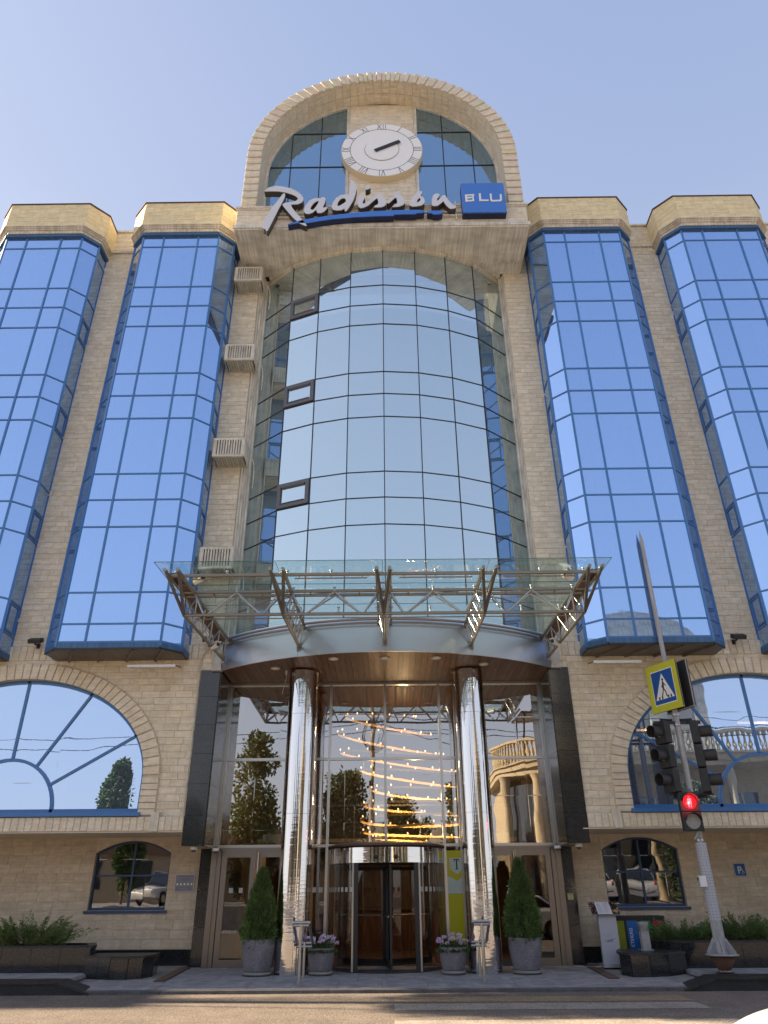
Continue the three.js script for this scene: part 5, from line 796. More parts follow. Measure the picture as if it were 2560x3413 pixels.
function juniper(name, label, pos, rx, rz, h, n, tone) {
  const t = thing(name, label, 'shrub', pos, 0), shoots = []; for (let i = 0; i < 190; i++) { const a = rr(0, 6.2832), k = Math.sqrt(rnd()); shoots.push([k * Math.cos(a) * rx * 0.62, k * Math.sin(a) * rz * 0.7, Math.cos(a) * rr(0.5, 1.2) + rr(-0.3, 0.3), Math.sin(a) * rr(0.5, 1.2), rr(0.3, 1) * h * (1.0 - 0.6 * k), rr(0.6, 1.35)]); }
  put(t, 'foliage', foliage(n, () => { const s = shoots[Math.floor(rnd() * shoots.length)], u = rnd(), L = 0.40 * s[5] * (0.6 + rx * 0.4), w = 0.075 * (1 - u) + 0.012, x = s[0] + s[2] * L * u + rr(-w, w), z = s[1] + s[3] * L * u * (rz / rx) + rr(-w, w), y = s[4] * (0.45 + 0.5 * u) + 0.10 * u * s[5] + rr(-w, w) * 0.8; const k = rr(0.6, 1.15) * (0.65 + 0.45 * s[5]) ; return { p: [x, Math.max(0.02, y), z], d: [s[2] * 1.2 + rr(-0.6, 0.6), rr(0.0, 0.8), s[3] * 1.2 + rr(-0.6, 0.6)], s: rr(0.03, 0.075), w: rr(0.008, 0.02), c: tone.map((v) => v * k) }; }), M.leaf);
  put(t, 'stem', join(...shoots.slice(0, 24).map((s) => tube([s[0] * 0.3, 0, s[1] * 0.3], [s[0] + s[2] * 0.2, s[4] * 0.8, s[1] + s[3] * 0.2], 0.008, 4))), M.bronze); return t;
}
juniper('juniper_shrub', 'broad spreading juniper in the planter on the plaque side', [-7.5, 0.58, -1.3], 1.15, 0.42, 0.74, 16000, [0.17, 0.25, 0.065]);
juniper('juniper_shrub', 'second juniper in the planter on the plaque side, farther from the doors', [-9.3, 0.58, -1.3], 0.8, 0.42, 0.6, 5000, [0.17, 0.25, 0.065]);
juniper('juniper_shrub', 'low juniper hanging over the lamp bollard planter beside the bins', [6.2, 0.58, -1.45], 0.75, 0.4, 0.48, 12000, [0.14, 0.22, 0.06]);
juniper('juniper_shrub', 'bushy juniper in the planter directly behind the signal pole', [7.45, 0.58, -1.42], 0.8, 0.42, 0.64, 14000, [0.14, 0.22, 0.06]);
juniper('juniper_shrub', 'juniper in the planter below the parking sign', [8.75, 0.58, -1.42], 0.8, 0.42, 0.5, 5000, [0.14, 0.22, 0.06]);
{ const t = thing('thuja_tree', 'bright green thuja standing beside the parking sign', 'tree', [9.02, 0.3, -1.35]); thuja(t, 2.4, 0.62, 6000, [0.20, 0.27, 0.05]); }
// ---------- potted plants ----------
function pot(parent, r, h) {
  put(parent, 'pot_body', lathe([[0, 0], [r * 0.76, 0], [r * 0.80, 0.02], [r * 0.93, h * 0.4], [r, h * 0.75], [r, h], [r * 0.93, h], [r * 0.92, h * 0.9], [0, h * 0.9]], 0, 0.07, 0, 40), M.pot);
  put(parent, 'saucer', lathe([[0, 0], [r * 0.86, 0], [r * 0.88, 0.07], [0, 0.07]], 0, 0, 0, 40), M.potBase); put(parent, 'soil', lathe([[0, h * 0.93], [r * 0.92, h * 0.92]], 0, 0.07, 0, 24), M.soil);
}
for (const s of [-1, 1]) {
  const t = thing('potted_thuja', s < 0 ? 'cone shaped thuja in a large grey pot on the plaque side of the columns' : 'cone shaped thuja in a large grey pot on the menu stand side', 'potted plant', [s < 0 ? -2.6 : 2.82, YG - 0.01, -0.95]);
  pot(t, 0.335, 0.56); thuja(t, s < 0 ? 1.36 : 1.5, s < 0 ? 0.36 : 0.37, 17000, [0.135, 0.225, 0.055], 0.56);
  const f = thing('flower_pot', s < 0 ? 'small grey pot of pale lilac flowers nearer the five star plaque' : 'small grey pot of pale lilac flowers by the yellow panel', 'flower pot', [s < 0 ? -1.32 : 1.35, YG - 0.01, -0.95]);
  pot(f, 0.275, 0.4);
  put(f, 'leaves', foliage(900, () => { const a = rr(0, 6.28), k = Math.sqrt(rnd()); return { p: [0.3 * k * Math.cos(a), 0.44 + rr(0, 0.13) * (1.1 - k) - (k > 0.8 ? 0.05 : 0), 0.3 * k * Math.sin(a)], d: [Math.cos(a) + rr(-0.5, 0.5), rr(-0.2, 1), Math.sin(a) + rr(-0.5, 0.5)], s: rr(0.04, 0.08), w: rr(0.03, 0.055), c: [0.09, 0.15, 0.04].map((v) => v * rr(0.6, 1.2)) }; }), M.leaf);
  for (let i = 0; i < 26; i++) { const a = rr(0, 6.28), k = Math.sqrt(rnd()) * 0.33, x = k * Math.cos(a), z = k * Math.sin(a), y = 0.55 + rr(-0.04, 0.14) * (1 - k); const m = put(f, 'flower_head', foliage(34, () => { const b = rr(0, 6.28), e = rr(-0.3, 1.4); return { p: [0.018 * Math.cos(b), 0.014 * e, 0.018 * Math.sin(b)], d: [Math.cos(b), e * 0.8, Math.sin(b)], s: rr(0.022, 0.036), w: rr(0.025, 0.036), c: [0.82, 0.68, 0.84].map((v) => v * rr(0.8, 1.2)) }; }), M.leaf); m.position.set(x, y, z); }
}
// ---------- handrails at the entrance ----------
for (const s of [-1, 1]) {
  const h = thing('handrail', s < 0 ? 'brushed steel loop handrail in front of the column nearer the plaque' : 'brushed steel loop handrail in front of the column by the yellow panel', 'handrail', [s < 0 ? -1.62 : 1.84, 0, 0]);
  const za = 0.2, zb = -0.55, ya = paveY(za), yb = paveY(zb), x = 0;
  put(h, 'post', tube([x, ya, za], [x, ya + 1.02, za], 0.027, 12), M.steel); put(h, 'post', tube([x, yb, zb], [x, yb + 0.6, zb], 0.027, 12), M.steel);
  put(h, 'post_foot', join(tube([x, ya, za], [x, ya + 0.03, za], 0.04, 12), tube([x, yb, zb], [x, yb + 0.03, zb], 0.04, 12)), M.steel);
  const w = 0.15; put(h, 'rail_loop', join(...[-1, 1].flatMap((k) => [tube([k * w, ya + 0.99, za + 0.02], [k * w * 1.05, yb + 0.58, zb - 0.02], 0.026, 10)]), tube([-w, ya + 0.99, za + 0.02], [w, ya + 0.99, za + 0.02], 0.027, 10), tube([-w, ya + 0.94, za + 0.0], [w, ya + 0.94, za + 0.0], 0.026, 10), tube([-w, yb + 0.58, zb - 0.02], [w, yb + 0.58, zb - 0.02], 0.027, 10), tube([-w, yb + 0.52, zb], [w, yb + 0.52, zb], 0.026, 10)), M.steel);
}
// ---------- menu stand, bins, bollard ----------
{
  const m = thing('menu_stand', 'pale grey menu lectern marked LAKE in front of the recycling bins', 'menu stand', [4.72, 0.17, -1.62]);
  put(m, 'foot', box(0.5, 0.05, 0.4, 0.02, 0.025, 0), M.galv); put(m, 'column', box(0.38, 0.9, 0.1, 0, 0.49, 0), M.menuGrey);
  const t = canvasTex(256, 600, (g, w, h) => { g.fillStyle = '#b5b6bf'; g.fillRect(0, 0, w, h); g.strokeStyle = '#3d3d44'; g.lineWidth = 4; g.font = '52px sans-serif'; g.fillStyle = '#3d3d44'; g.fillText('LAKE', 62, 330); g.beginPath(); g.moveTo(70, 330); g.lineTo(120, 322); g.lineTo(205, 285); g.stroke(); g.fillStyle = 'rgba(60,60,70,0.16)'; g.fillText('FIRE', 62, 270); });
  put(m, 'column_print', clean(new THREE.PlaneGeometry(0.378, 0.886).translate(0, 0.49, 0.0515)), new THREE.MeshStandardMaterial({ map: t, roughness: 0.6 }));
  const tt = canvasTex(512, 300, (g, w, h) => { let s = 7; const q = () => (s = (s * 16807) % 2147483647) / 2147483647; g.fillStyle = '#241d18'; g.fillRect(0, 0, w, h); for (let i = 0; i < 130; i++) { g.fillStyle = ['#8d8172', '#c6bcae', '#5a463a', '#3a2f28', '#a1765a', '#171412'][Math.floor(q() * 6)]; g.beginPath(); g.arc(q() * w, q() * h, 4 + q() * 15, 0, 7); g.fill(); } g.fillStyle = '#d9d8e0'; g.fillRect(110, 0, 268, h); g.fillStyle = '#8c8a94'; for (let r = 0; r < 15; r++) for (const x of [130, 252]) g.fillRect(x, 44 + r * 16, 60 + q() * 46, 4); g.fillStyle = '#3a3944'; g.font = 'italic 26px serif'; g.fillText('Menu', 290, 32); g.fillStyle = '#b98a5a'; g.beginPath(); g.ellipse(455, 225, 50, 36, 0, 0, 7); g.fill(); });
  const top = sub(m, 'lectern', [-0.02, 1.02, 0.02]); put(m, 'lectern', box(0.6, 0.035, 0.34).rotateX(0.72).translate(-0.03, 1.06, 0.0), M.galv); m.remove(top);
  put(m, 'menu_print', clean(new THREE.PlaneGeometry(0.59, 0.335).rotateX(-Math.PI / 2 + 0.72).translate(-0.03, 1.06 + 0.0205 * Math.cos(0.72), 0.0205 * Math.sin(0.72))), new THREE.MeshStandardMaterial({ map: tt, roughness: 0.5 }));
  put(scene, 'power_cable', curve([[4.6, 0.2, -1.6], [4.42, 0.18, -1.5], [4.3, 0.17, -1.75], [4.15, 0.165, -1.7], [3.95, 0.16, -1.95], [3.7, 0.155, -2.05]], 0.008, 40, 5), M.whiteDirty); tag(scene.children[scene.children.length - 1], 'thin white cable lying on the paving behind the menu stand', 'cable');
  const cols = [['yellow green', '#8d9416', 'ПЛАСТИК', [0.30, 0.31, 0.02]], ['blue', '#1d63ab', 'СТЕКЛО', [0.015, 0.12, 0.38]], ['green', '#1c7d4e', 'БУМАГА', [0.012, 0.2, 0.075]], ['red', '#a02a32', 'ПРОЧИЕ', [0.35, 0.02, 0.03]]];
  cols.forEach(([n, hex, word], i) => {
    const t2 = canvasTex(200, 512, (g, w, h) => { g.fillStyle = hex; g.fillRect(0, 0, w, h); g.save(); g.translate(96, 420); g.rotate(-Math.PI / 2); g.fillStyle = i ? '#d5dde4' : '#b5b94a'; g.font = 'bold 80px sans-serif'; g.fillText(word, 0, 0, 390); g.restore(); g.strokeStyle = 'rgba(225,235,235,0.8)'; g.lineWidth = 8; g.beginPath(); g.arc(150, 462, 24, 0.3, 1.8); g.stroke(); g.beginPath(); g.arc(150, 462, 24, 2.4, 3.9); g.stroke(); g.beginPath(); g.arc(150, 462, 24, 4.5, 6); g.stroke(); });
    const b = thing('recycling_bin', `${n} fronted recycling bin marked ${word} beside the lamp bollard`, 'bin', [5.05 + i * 0.29, 0.17, -1.95]);
    put(b, 'bin_body', box(0.285, 0.86, 0.4, 0, 0.43, -0.2), M.blackSoft); put(b, 'bin_lid', box(0.285, 0.05, 0.43, 0, 0.885, -0.2), M.black);
    put(b, 'bin_front', clean(new THREE.PlaneGeometry(0.235, 0.6).translate(0, 0.52, 0.004)), new THREE.MeshStandardMaterial({ map: t2, roughness: 0.45 }));
  });
  const l = thing('lamp_bollard', 'short grey square bollard lamp with louvred head on the black planter', 'bollard', [5.3, 0.5, -1.05]);
  put(l, 'bollard_post', box(0.16, 0.34, 0.16, 0, 0.17, 0), M.galv); put(l, 'bollard_core', box(0.1, 0.12, 0.1, 0, 0.39, 0), M.whiteDirty); for (let i = 0; i < 4; i++) put(l, 'louvre', box(0.165, 0.012, 0.165, 0, 0.355 + i * 0.027, 0), M.galv); put(l, 'bollard_cap', box(0.175, 0.05, 0.175, 0, 0.475, 0), M.galv); put(l, 'bollard_foot', box(0.24, 0.012, 0.2, 0, 0.006, 0), M.galv);
}
// ---------- signal pole ----------
{
  const PX = 6.355, PZ = 0.12, yk = (v) => 1.6 + (v - 1.6) * 0.974, B0 = yk(0.17), p = thing('signal_pole', 'pale grey steel pole with gusseted foot on a rusty cone beside the planter', 'pole', [PX, B0, PZ]), y = (v) => yk(v) - B0;
  put(p, 'lower_tube', tube([0, y(0.46), 0], [0, y(2.42), 0], 0.108, 24, 0.1), M.galv);
  put(p, 'mesh_sleeve', (() => { const g = new THREE.CylinderGeometry(0.105, 0.109, 1.36, 32, 1, true).translate(0, y(1.74), 0), u = g.attributes.uv; for (let i = 0; i < u.count; i++) u.setXY(i, u.getX(i) * 12, u.getY(i) * 26); return clean(g); })(), new THREE.MeshStandardMaterial({ roughness: 0.6, map: (() => { const t = canvasTex(64, 64, (g) => { g.fillStyle = '#b4b6bd'; g.fillRect(0, 0, 64, 64); g.strokeStyle = '#74767e'; g.lineWidth = 5; g.strokeRect(0, 0, 64, 64); }); t.wrapS = t.wrapT = THREE.RepeatWrapping; return t; })() }));
  put(p, 'upper_tube', tube([0, y(2.4), 0], [0, y(5.2), 0], 0.066, 20, 0.062), M.galv);
  put(p, 'mast', tube([0, y(5.2), 0], [0, y(9.35), 0], 0.058, 20, 0.045), M.galv); put(p, 'mast_tip', tube([0, y(9.35), 0], [0.0, y(9.66), 0], 0.045, 16, 0.004), M.galv);
  put(p, 'clamp', join(tube([0, y(2.47), 0], [0, y(2.5), 0], 0.075, 20), tube([0, y(4.8), 0], [0, y(4.83), 0], 0.085, 20), tube([0, y(5.02), 0], [0, y(5.05), 0], 0.085, 20)), M.steel);
  put(p, 'flange', lathe([[0, y(0.445)], [0.29, y(0.445)], [0.3, y(0.465)], [0.29, y(0.48)], [0, y(0.48)]], 0, 0, 0, 40), M.galv);
  for (let i = 0; i < 6; i++) { const a = i * Math.PI / 3 + 0.3; put(p, 'gusset', extr(shape([[0.1, y(0.48)], [0.27, y(0.48)], [0.27, y(0.52)], [0.12, y(0.75)], [0.1, y(0.75)]]), 0.016, -0.008).rotateY(a), M.galv); put(p, 'bolt', tube([0.25 * Math.cos(a + 0.5), y(0.48), 0.25 * Math.sin(a + 0.5)], [0.25 * Math.cos(a + 0.5), y(0.53), 0.25 * Math.sin(a + 0.5)], 0.015, 8), M.galv); }
  put(p, 'cone_foot', lathe([[0.1, 0], [0.13, 0.06], [0.27, y(0.44)], [0, y(0.44)]], 0, 0, 0, 8), M.rust); put(p, 'grout', lathe([[0, 0.01], [0.16, 0.0], [0.1, 0.05], [0, 0.06]], 0, 0.0, 0, 12), M.potBase);
  const cb = thing('control_box', 'white crossing request box strapped to the signal pole', 'control box', [PX - 0.13, 1.63, PZ + 0.06]); put(cb, 'box_shell', box(0.13, 0.19, 0.12, 0.0, 0.095, 0), M.white); put(cb, 'box_side', box(0.012, 0.16, 0.09, -0.072, 0.095, 0), M.whiteDirty); put(cb, 'display', box(0.006, 0.05, 0.05, -0.081, 0.135, 0.0), M.black); put(cb, 'strap', tube([0.06, 0.1, -0.06], [0.1, 0.1, -0.06], 0.02, 8), M.galv);
  // crossing sign, turned to the traffic on the left
  const t = canvasTex(512, 512, (g, w) => { g.fillStyle = '#c8c83a'; g.fillRect(0, 0, w, w); g.fillStyle = '#e8e8e6'; g.fillRect(72, 72, 368, 368); g.fillStyle = '#1f56a0'; g.fillRect(82, 82, 348, 348); g.fillStyle = '#ecebe8'; g.beginPath(); g.moveTo(256, 108); g.lineTo(412, 384); g.lineTo(100, 384); g.fill(); g.fillStyle = '#14171a'; g.strokeStyle = '#14171a'; g.lineCap = 'round'; g.beginPath(); g.arc(258, 178, 15, 0, 7); g.fill(); g.lineWidth = 26; g.beginPath(); g.moveTo(256, 208); g.lineTo(250, 268); g.stroke(); g.lineWidth = 15; g.beginPath(); g.moveTo(250, 270); g.lineTo(278, 312); g.lineTo(288, 362); g.stroke(); g.beginPath(); g.moveTo(248, 270); g.lineTo(232, 318); g.lineTo(208, 360); g.stroke(); g.lineWidth = 10; g.beginPath(); g.moveTo(260, 212); g.lineTo(292, 248); g.stroke(); g.beginPath(); g.moveTo(252, 212); g.lineTo(228, 258); g.stroke(); for (const x of [150, 200, 300, 345]) g.fillRect(x, 352, 22, 30); });
  const mkSign = (label, turn, x, front) => { const s = thing('crossing_sign', label, 'sign', [PX + x, yk(5.13), PZ], turn); put(s, 'sign_plate', extr((() => { const r = 0.05, w = 0.46, h = 1.06, q = new THREE.Shape(); q.moveTo(-w + r, 0); q.lineTo(w - r, 0); q.quadraticCurveTo(w, 0, w, r); q.lineTo(w, h - r); q.quadraticCurveTo(w, h, w - r, h); q.lineTo(-w + r, h); q.quadraticCurveTo(-w, h, -w, h - r); q.lineTo(-w, r); q.quadraticCurveTo(-w, 0, -w + r, 0); return q; })(), 0.02, -0.02), M.blackSoft); put(s, 'sign_rim', extr(shape([[-0.455, 0.005], [0.455, 0.005], [0.455, 1.055], [-0.455, 1.055]], [[[-0.43, 0.03], [-0.43, 1.03], [0.43, 1.03], [0.43, 0.03]]]), 0.02, -0.035), M.galv); const f = put(s, 'sign_print', clean(new THREE.PlaneGeometry(0.91, 1.05).translate(0, 0.53, 0.003)), new THREE.MeshStandardMaterial({ map: t, roughness: 0.35 })); void f; void front; put(s, 'sign_bracket', box(0.1, 0.08, 0.1, 0, 0.1, -0.08), M.galv); return s; };
  mkSign('yellow edged pedestrian crossing sign facing left on the signal pole', -1.13, -0.14, true);
  mkSign('dark back of the second crossing sign on the signal pole', Math.PI - 1.25, 0.17, false);
  // traffic lights, left one turned to the left, right one to the right
  const visor = () => { const g = new THREE.CylinderGeometry(0.125, 0.12, 0.26, 28, 1, true, 0.55, Math.PI * 2 - 1.1).rotateX(Math.PI / 2); return clean(g); };
  const head = (label, x, turn) => {
    const s = thing('traffic_light', label, 'traffic light', [PX + x, yk(3.4), PZ + 0.02], turn, 'traffic lights on the pole');
    for (let i = 0; i < 3; i++) { const k = sub(s, 'signal_section', [0, 1.22 - i * 0.49, 0]); put(k, 'section_case', extr((() => { const q = new THREE.Shape(), w = 0.17, h = 0.235, r = 0.04; q.moveTo(-w + r, -h); q.lineTo(w - r, -h); q.quadraticCurveTo(w, -h, w, -h + r); q.lineTo(w, h - r); q.quadraticCurveTo(w, h, w - r, h); q.lineTo(-w + r, h); q.quadraticCurveTo(-w, h, -w, h - r); q.lineTo(-w, -h + r); q.quadraticCurveTo(-w, -h, -w + r, -h); return q; })(), 0.17, -0.17, 0.015), M.blackSoft); put(k, 'lens', clean(new THREE.SphereGeometry(0.115, 20, 8, 0, 7, 0, 0.9).scale(1, 0.45, 1).rotateX(Math.PI / 2).translate(0, 0, -0.02)), mat([[0.42, 0.34, 0.26], [0.44, 0.36, 0.25], [0.22, 0.40, 0.25]][i], { roughness: 0.3 })); const v = put(k, 'visor', visor(), M.blackVisor); v.position.set(0, 0.01, 0.12); }
    put(s, 'bracket', join(box(0.06, 0.05, 0.3, 0, 1.5, -0.25), box(0.06, 0.05, 0.3, 0, -0.06, -0.25), box(0.12, 0.02, 0.16, 0, -0.03, -0.08)), M.blackSoft); return s;
  };
  head('black three lamp traffic light facing left on the signal pole', -0.42, -1.15);
  head('black three lamp traffic light facing right on the signal pole', 0.44, 1.15);
  for (const [a, b, c, e] of [[-0.5, 0.5, 4.84, 4.9], [-0.42, 0.46, 3.36, 3.4]]) put(p, 'cross_arm', bx(a, b, y(c), y(e), -0.03, 0.03), M.blackSoft);
  const d = thing('pedestrian_signal', 'two lamp pedestrian signal with the red standing figure lit', 'traffic light', [PX - 0.12, yk(2.65), PZ + 0.16]);
  put(d, 'signal_case', join(extr(shape([[-0.2, 0], [0.2, 0], [0.2, 0.355], [-0.2, 0.355]]), 0.12, -0.12, 0.01), extr(shape([[-0.2, 0.365], [0.2, 0.365], [0.2, 0.73], [-0.2, 0.73]]), 0.12, -0.12, 0.01)), M.blackSoft);
  const lit = canvasTex(256, 256, (g, w) => { g.fillStyle = '#3a0408'; g.fillRect(0, 0, w, w); g.fillStyle = '#7a0710'; g.beginPath(); g.arc(128, 128, 118, 0, 7); g.fill(); g.fillStyle = '#ff2a35'; g.beginPath(); g.arc(128, 46, 20, 0, 7); g.fill(); g.fillRect(94, 70, 68, 76); g.fillRect(84, 74, 14, 64); g.fillRect(158, 74, 14, 64); g.fillRect(98, 140, 26, 88); g.fillRect(132, 140, 26, 88); g.fillStyle = '#ffc9c4'; for (let i = 0; i < 7; i++) { g.fillRect(102, 76 + i * 21, 5, 6); g.fillRect(148, 76 + i * 21, 5, 6); g.fillRect(125, 76 + i * 10, 5, 5); } });
  put(d, 'red_lamp', clean(new THREE.CircleGeometry(0.145, 40).translate(0, 0.545, 0.004)), new THREE.MeshStandardMaterial({ map: lit, emissiveMap: lit, emissive: rgb(1, 1, 1), emissiveIntensity: 1.5, roughness: 0.3 }));
  { const pl = new THREE.PointLight(rgb(1, 0.06, 0.06), 0.25, 3); pl.position.set(PX - 0.12, 3.15, PZ + 0.24); pl.castShadow = true; scene.add(pl); }
  const off = canvasTex(256, 256, (g, w) => { g.fillStyle = '#8f8f8b'; g.fillRect(0, 0, w, w); g.fillStyle = '#bdbdb6'; for (let i = 0; i < 11; i++) for (let q = 0; q < 2; q++) { g.fillRect(124, 46 + i * 12, 5, 6); g.fillRect(124 + (q ? 1 : -1) * (i * 6), 150 + i * 7, 5, 6); g.fillRect(124 + (q ? 1 : -1) * (8 + i * 4), 80 + i * 8, 5, 6); } });
  put(d, 'dark_lamp', clean(new THREE.CircleGeometry(0.145, 40).translate(0, 0.18, 0.004)), new THREE.MeshStandardMaterial({ map: off, roughness: 0.35 }));
  for (const yy of [0.545, 0.18]) put(d, 'visor', (() => { const g = new THREE.CylinderGeometry(0.16, 0.155, 0.1, 28, 1, true, Math.PI / 2 + 0.1, Math.PI - 0.2).rotateX(Math.PI / 2).translate(0, yy, 0.05); return clean(g); })(), M.blackVisor);
  put(d, 'bracket', join(box(0.04, 0.05, 0.14, 0.12, -0.12, -0.1), tube([-0.02, -0.15, -0.06], [0.1, 0.0, -0.06], 0.015, 6), box(0.05, 0.06, 0.14, 0.1, 0.77, -0.08)), M.galv);
}
// ---------- unseen wing added to the left, outline shaped so its roof edge shades the kerb ----------
put(hotel, 'added_wing_volume', prism([[-70, 0.7], [-36.9, 0.7], [-36.9, -1.04], [-15, -1.04], [-15, -14], [-70, -14]], 0, 21.55), M.mortar);
// ---------- cars ----------
function car(label, pos, turn, paintCol, hatch) {
  const c = thing('parked_car', label, 'car', pos, turn), paint = phys(paintCol, { roughness: 0.32, clearcoat: 1, clearcoatRoughness: 0.04, metalness: 0.1 }), dark = phys([0.015, 0.018, 0.02], { roughness: 0.06, clearcoat: 1 });
  const H = hatch ? 1.52 : 1.45, rear = hatch ? 4.1 : 4.4;
  const low = new THREE.Shape(); low.moveTo(0.08, 0.28); low.quadraticCurveTo(-0.02, 0.5, 0.05, 0.64); low.quadraticCurveTo(0.25, 0.8, 0.6, 0.84); low.lineTo(1.25, 0.95); low.lineTo(rear - 0.25, 1.0); low.quadraticCurveTo(rear, 0.95, rear, 0.6); low.lineTo(rear - 0.05, 0.28); low.lineTo(rear - 0.45, 0.24); low.absarc(rear - 0.8, 0.3, 0.35, 0, Math.PI, false); low.lineTo(1.15, 0.24); low.absarc(0.8, 0.3, 0.35, 0, Math.PI, false); low.lineTo(0.08, 0.28);
  put(c, 'body', extr(low, 1.74, -0.87, 0.09), paint);
  const cab = new THREE.Shape(); cab.moveTo(1.15, 0.9); cab.quadraticCurveTo(1.7, 1.32, 2.0, H - 0.02); cab.quadraticCurveTo(2.6, H + 0.04, hatch ? 3.5 : 3.2, H - 0.06); cab.lineTo(hatch ? 4.0 : 3.95, 0.95); cab.lineTo(1.15, 0.9);
  put(c, 'cabin', extr(cab, 1.44, -0.72, 0.1), paint);
  const win = (pts, s) => extr(shape(pts), 0.012, s > 0 ? 0.715 : -0.727);
  for (const s of [-1, 1]) { put(c, 'side_window', win([[1.5, 0.99], [2.02, 1.36], [2.5, 1.4], [2.5, 1.0]], s), dark); put(c, 'side_window', win([[2.58, 1.0], [2.58, 1.4], [hatch ? 3.4 : 3.1, 1.35], [hatch ? 3.75 : 3.65, 1.03]], s), dark); }
  const quad = (a, b, e, f) => { const g = new THREE.BufferGeometry(); g.setAttribute('position', new THREE.Float32BufferAttribute([...a, ...b, ...e, ...a, ...e, ...f], 3)); g.computeVertexNormals(); return clean(g); };
  put(c, 'windscreen', quad([1.24, 0.99, 0.6], [1.24, 0.99, -0.6], [1.9, H - 0.07, -0.52], [1.9, H - 0.07, 0.52]).translate(-0.02, 0.02, 0), dark);
  const rx = hatch ? 3.55 : 3.27, r2 = hatch ? 3.95 : 3.9; put(c, 'rear_window', quad([rx, H - 0.1, 0.52], [rx, H - 0.1, -0.52], [r2, 1.04, -0.6], [r2, 1.04, 0.6]).translate(0.045, 0.02, 0), dark);
  for (const x of [0.8, rear - 0.8]) for (const s of [-1, 1]) { const w = sub(c, 'wheel', [x, 0.31, s * 0.76]); put(w, 'tyre', clean(new THREE.TorusGeometry(0.23, 0.08, 10, 28).scale(1, 1, 1.2)), M.black); put(w, 'rim', clean(new THREE.CylinderGeometry(0.19, 0.19, 0.14, 20).rotateX(Math.PI / 2)), M.steel); }
  for (const s of [-1, 1]) { put(c, 'headlight', clean(new THREE.SphereGeometry(0.12, 14, 10).scale(0.9, 0.5, 1.3).translate(0.14, 0.66, s * 0.6)), M.steel); put(c, 'tail_light', clean(new THREE.SphereGeometry(0.13, 14, 10).scale(0.5, 1, 0.8).translate(rear - 0.07, 0.84, s * 0.68)), mat([0.5, 0.03, 0.03], { roughness: 0.2 })); put(c, 'mirror', clean(new THREE.SphereGeometry(0.1, 12, 8).scale(0.7, 0.7, 1).translate(1.55, 1.02, s * 0.95)), paint); put(c, 'door_handle', box(0.16, 0.025, 0.02, 2.4, 0.88, s * 0.875), M.steel); }
  put(c, 'number_plate', box(0.01, 0.11, 0.5, rear + 0.005, 0.72, 0), M.white); put(c, 'bumper_strip', box(0.03, 0.05, 1.3, rear, 0.5, 0), M.black);
  return c;
}
car('white car standing on the road in front of the zebra stripes', [2.42, 0, 10.42], 0, [0.78, 0.78, 0.78], false);
car('white car parked across the street, mirrored in the window by the plaque', [-13.6, 1.0, 22.6], -1.2, [0.75, 0.76, 0.78], true);
car('silver hatchback parked across the street, mirrored in the window behind the bins', [13.4, 1.0, 24.5], Math.PI / 2 + 0.1, [0.55, 0.56, 0.58], true);
car('white car parked across the street beside the silver hatchback', [10.9, 1.0, 24.8], Math.PI / 2, [0.75, 0.75, 0.76], false);
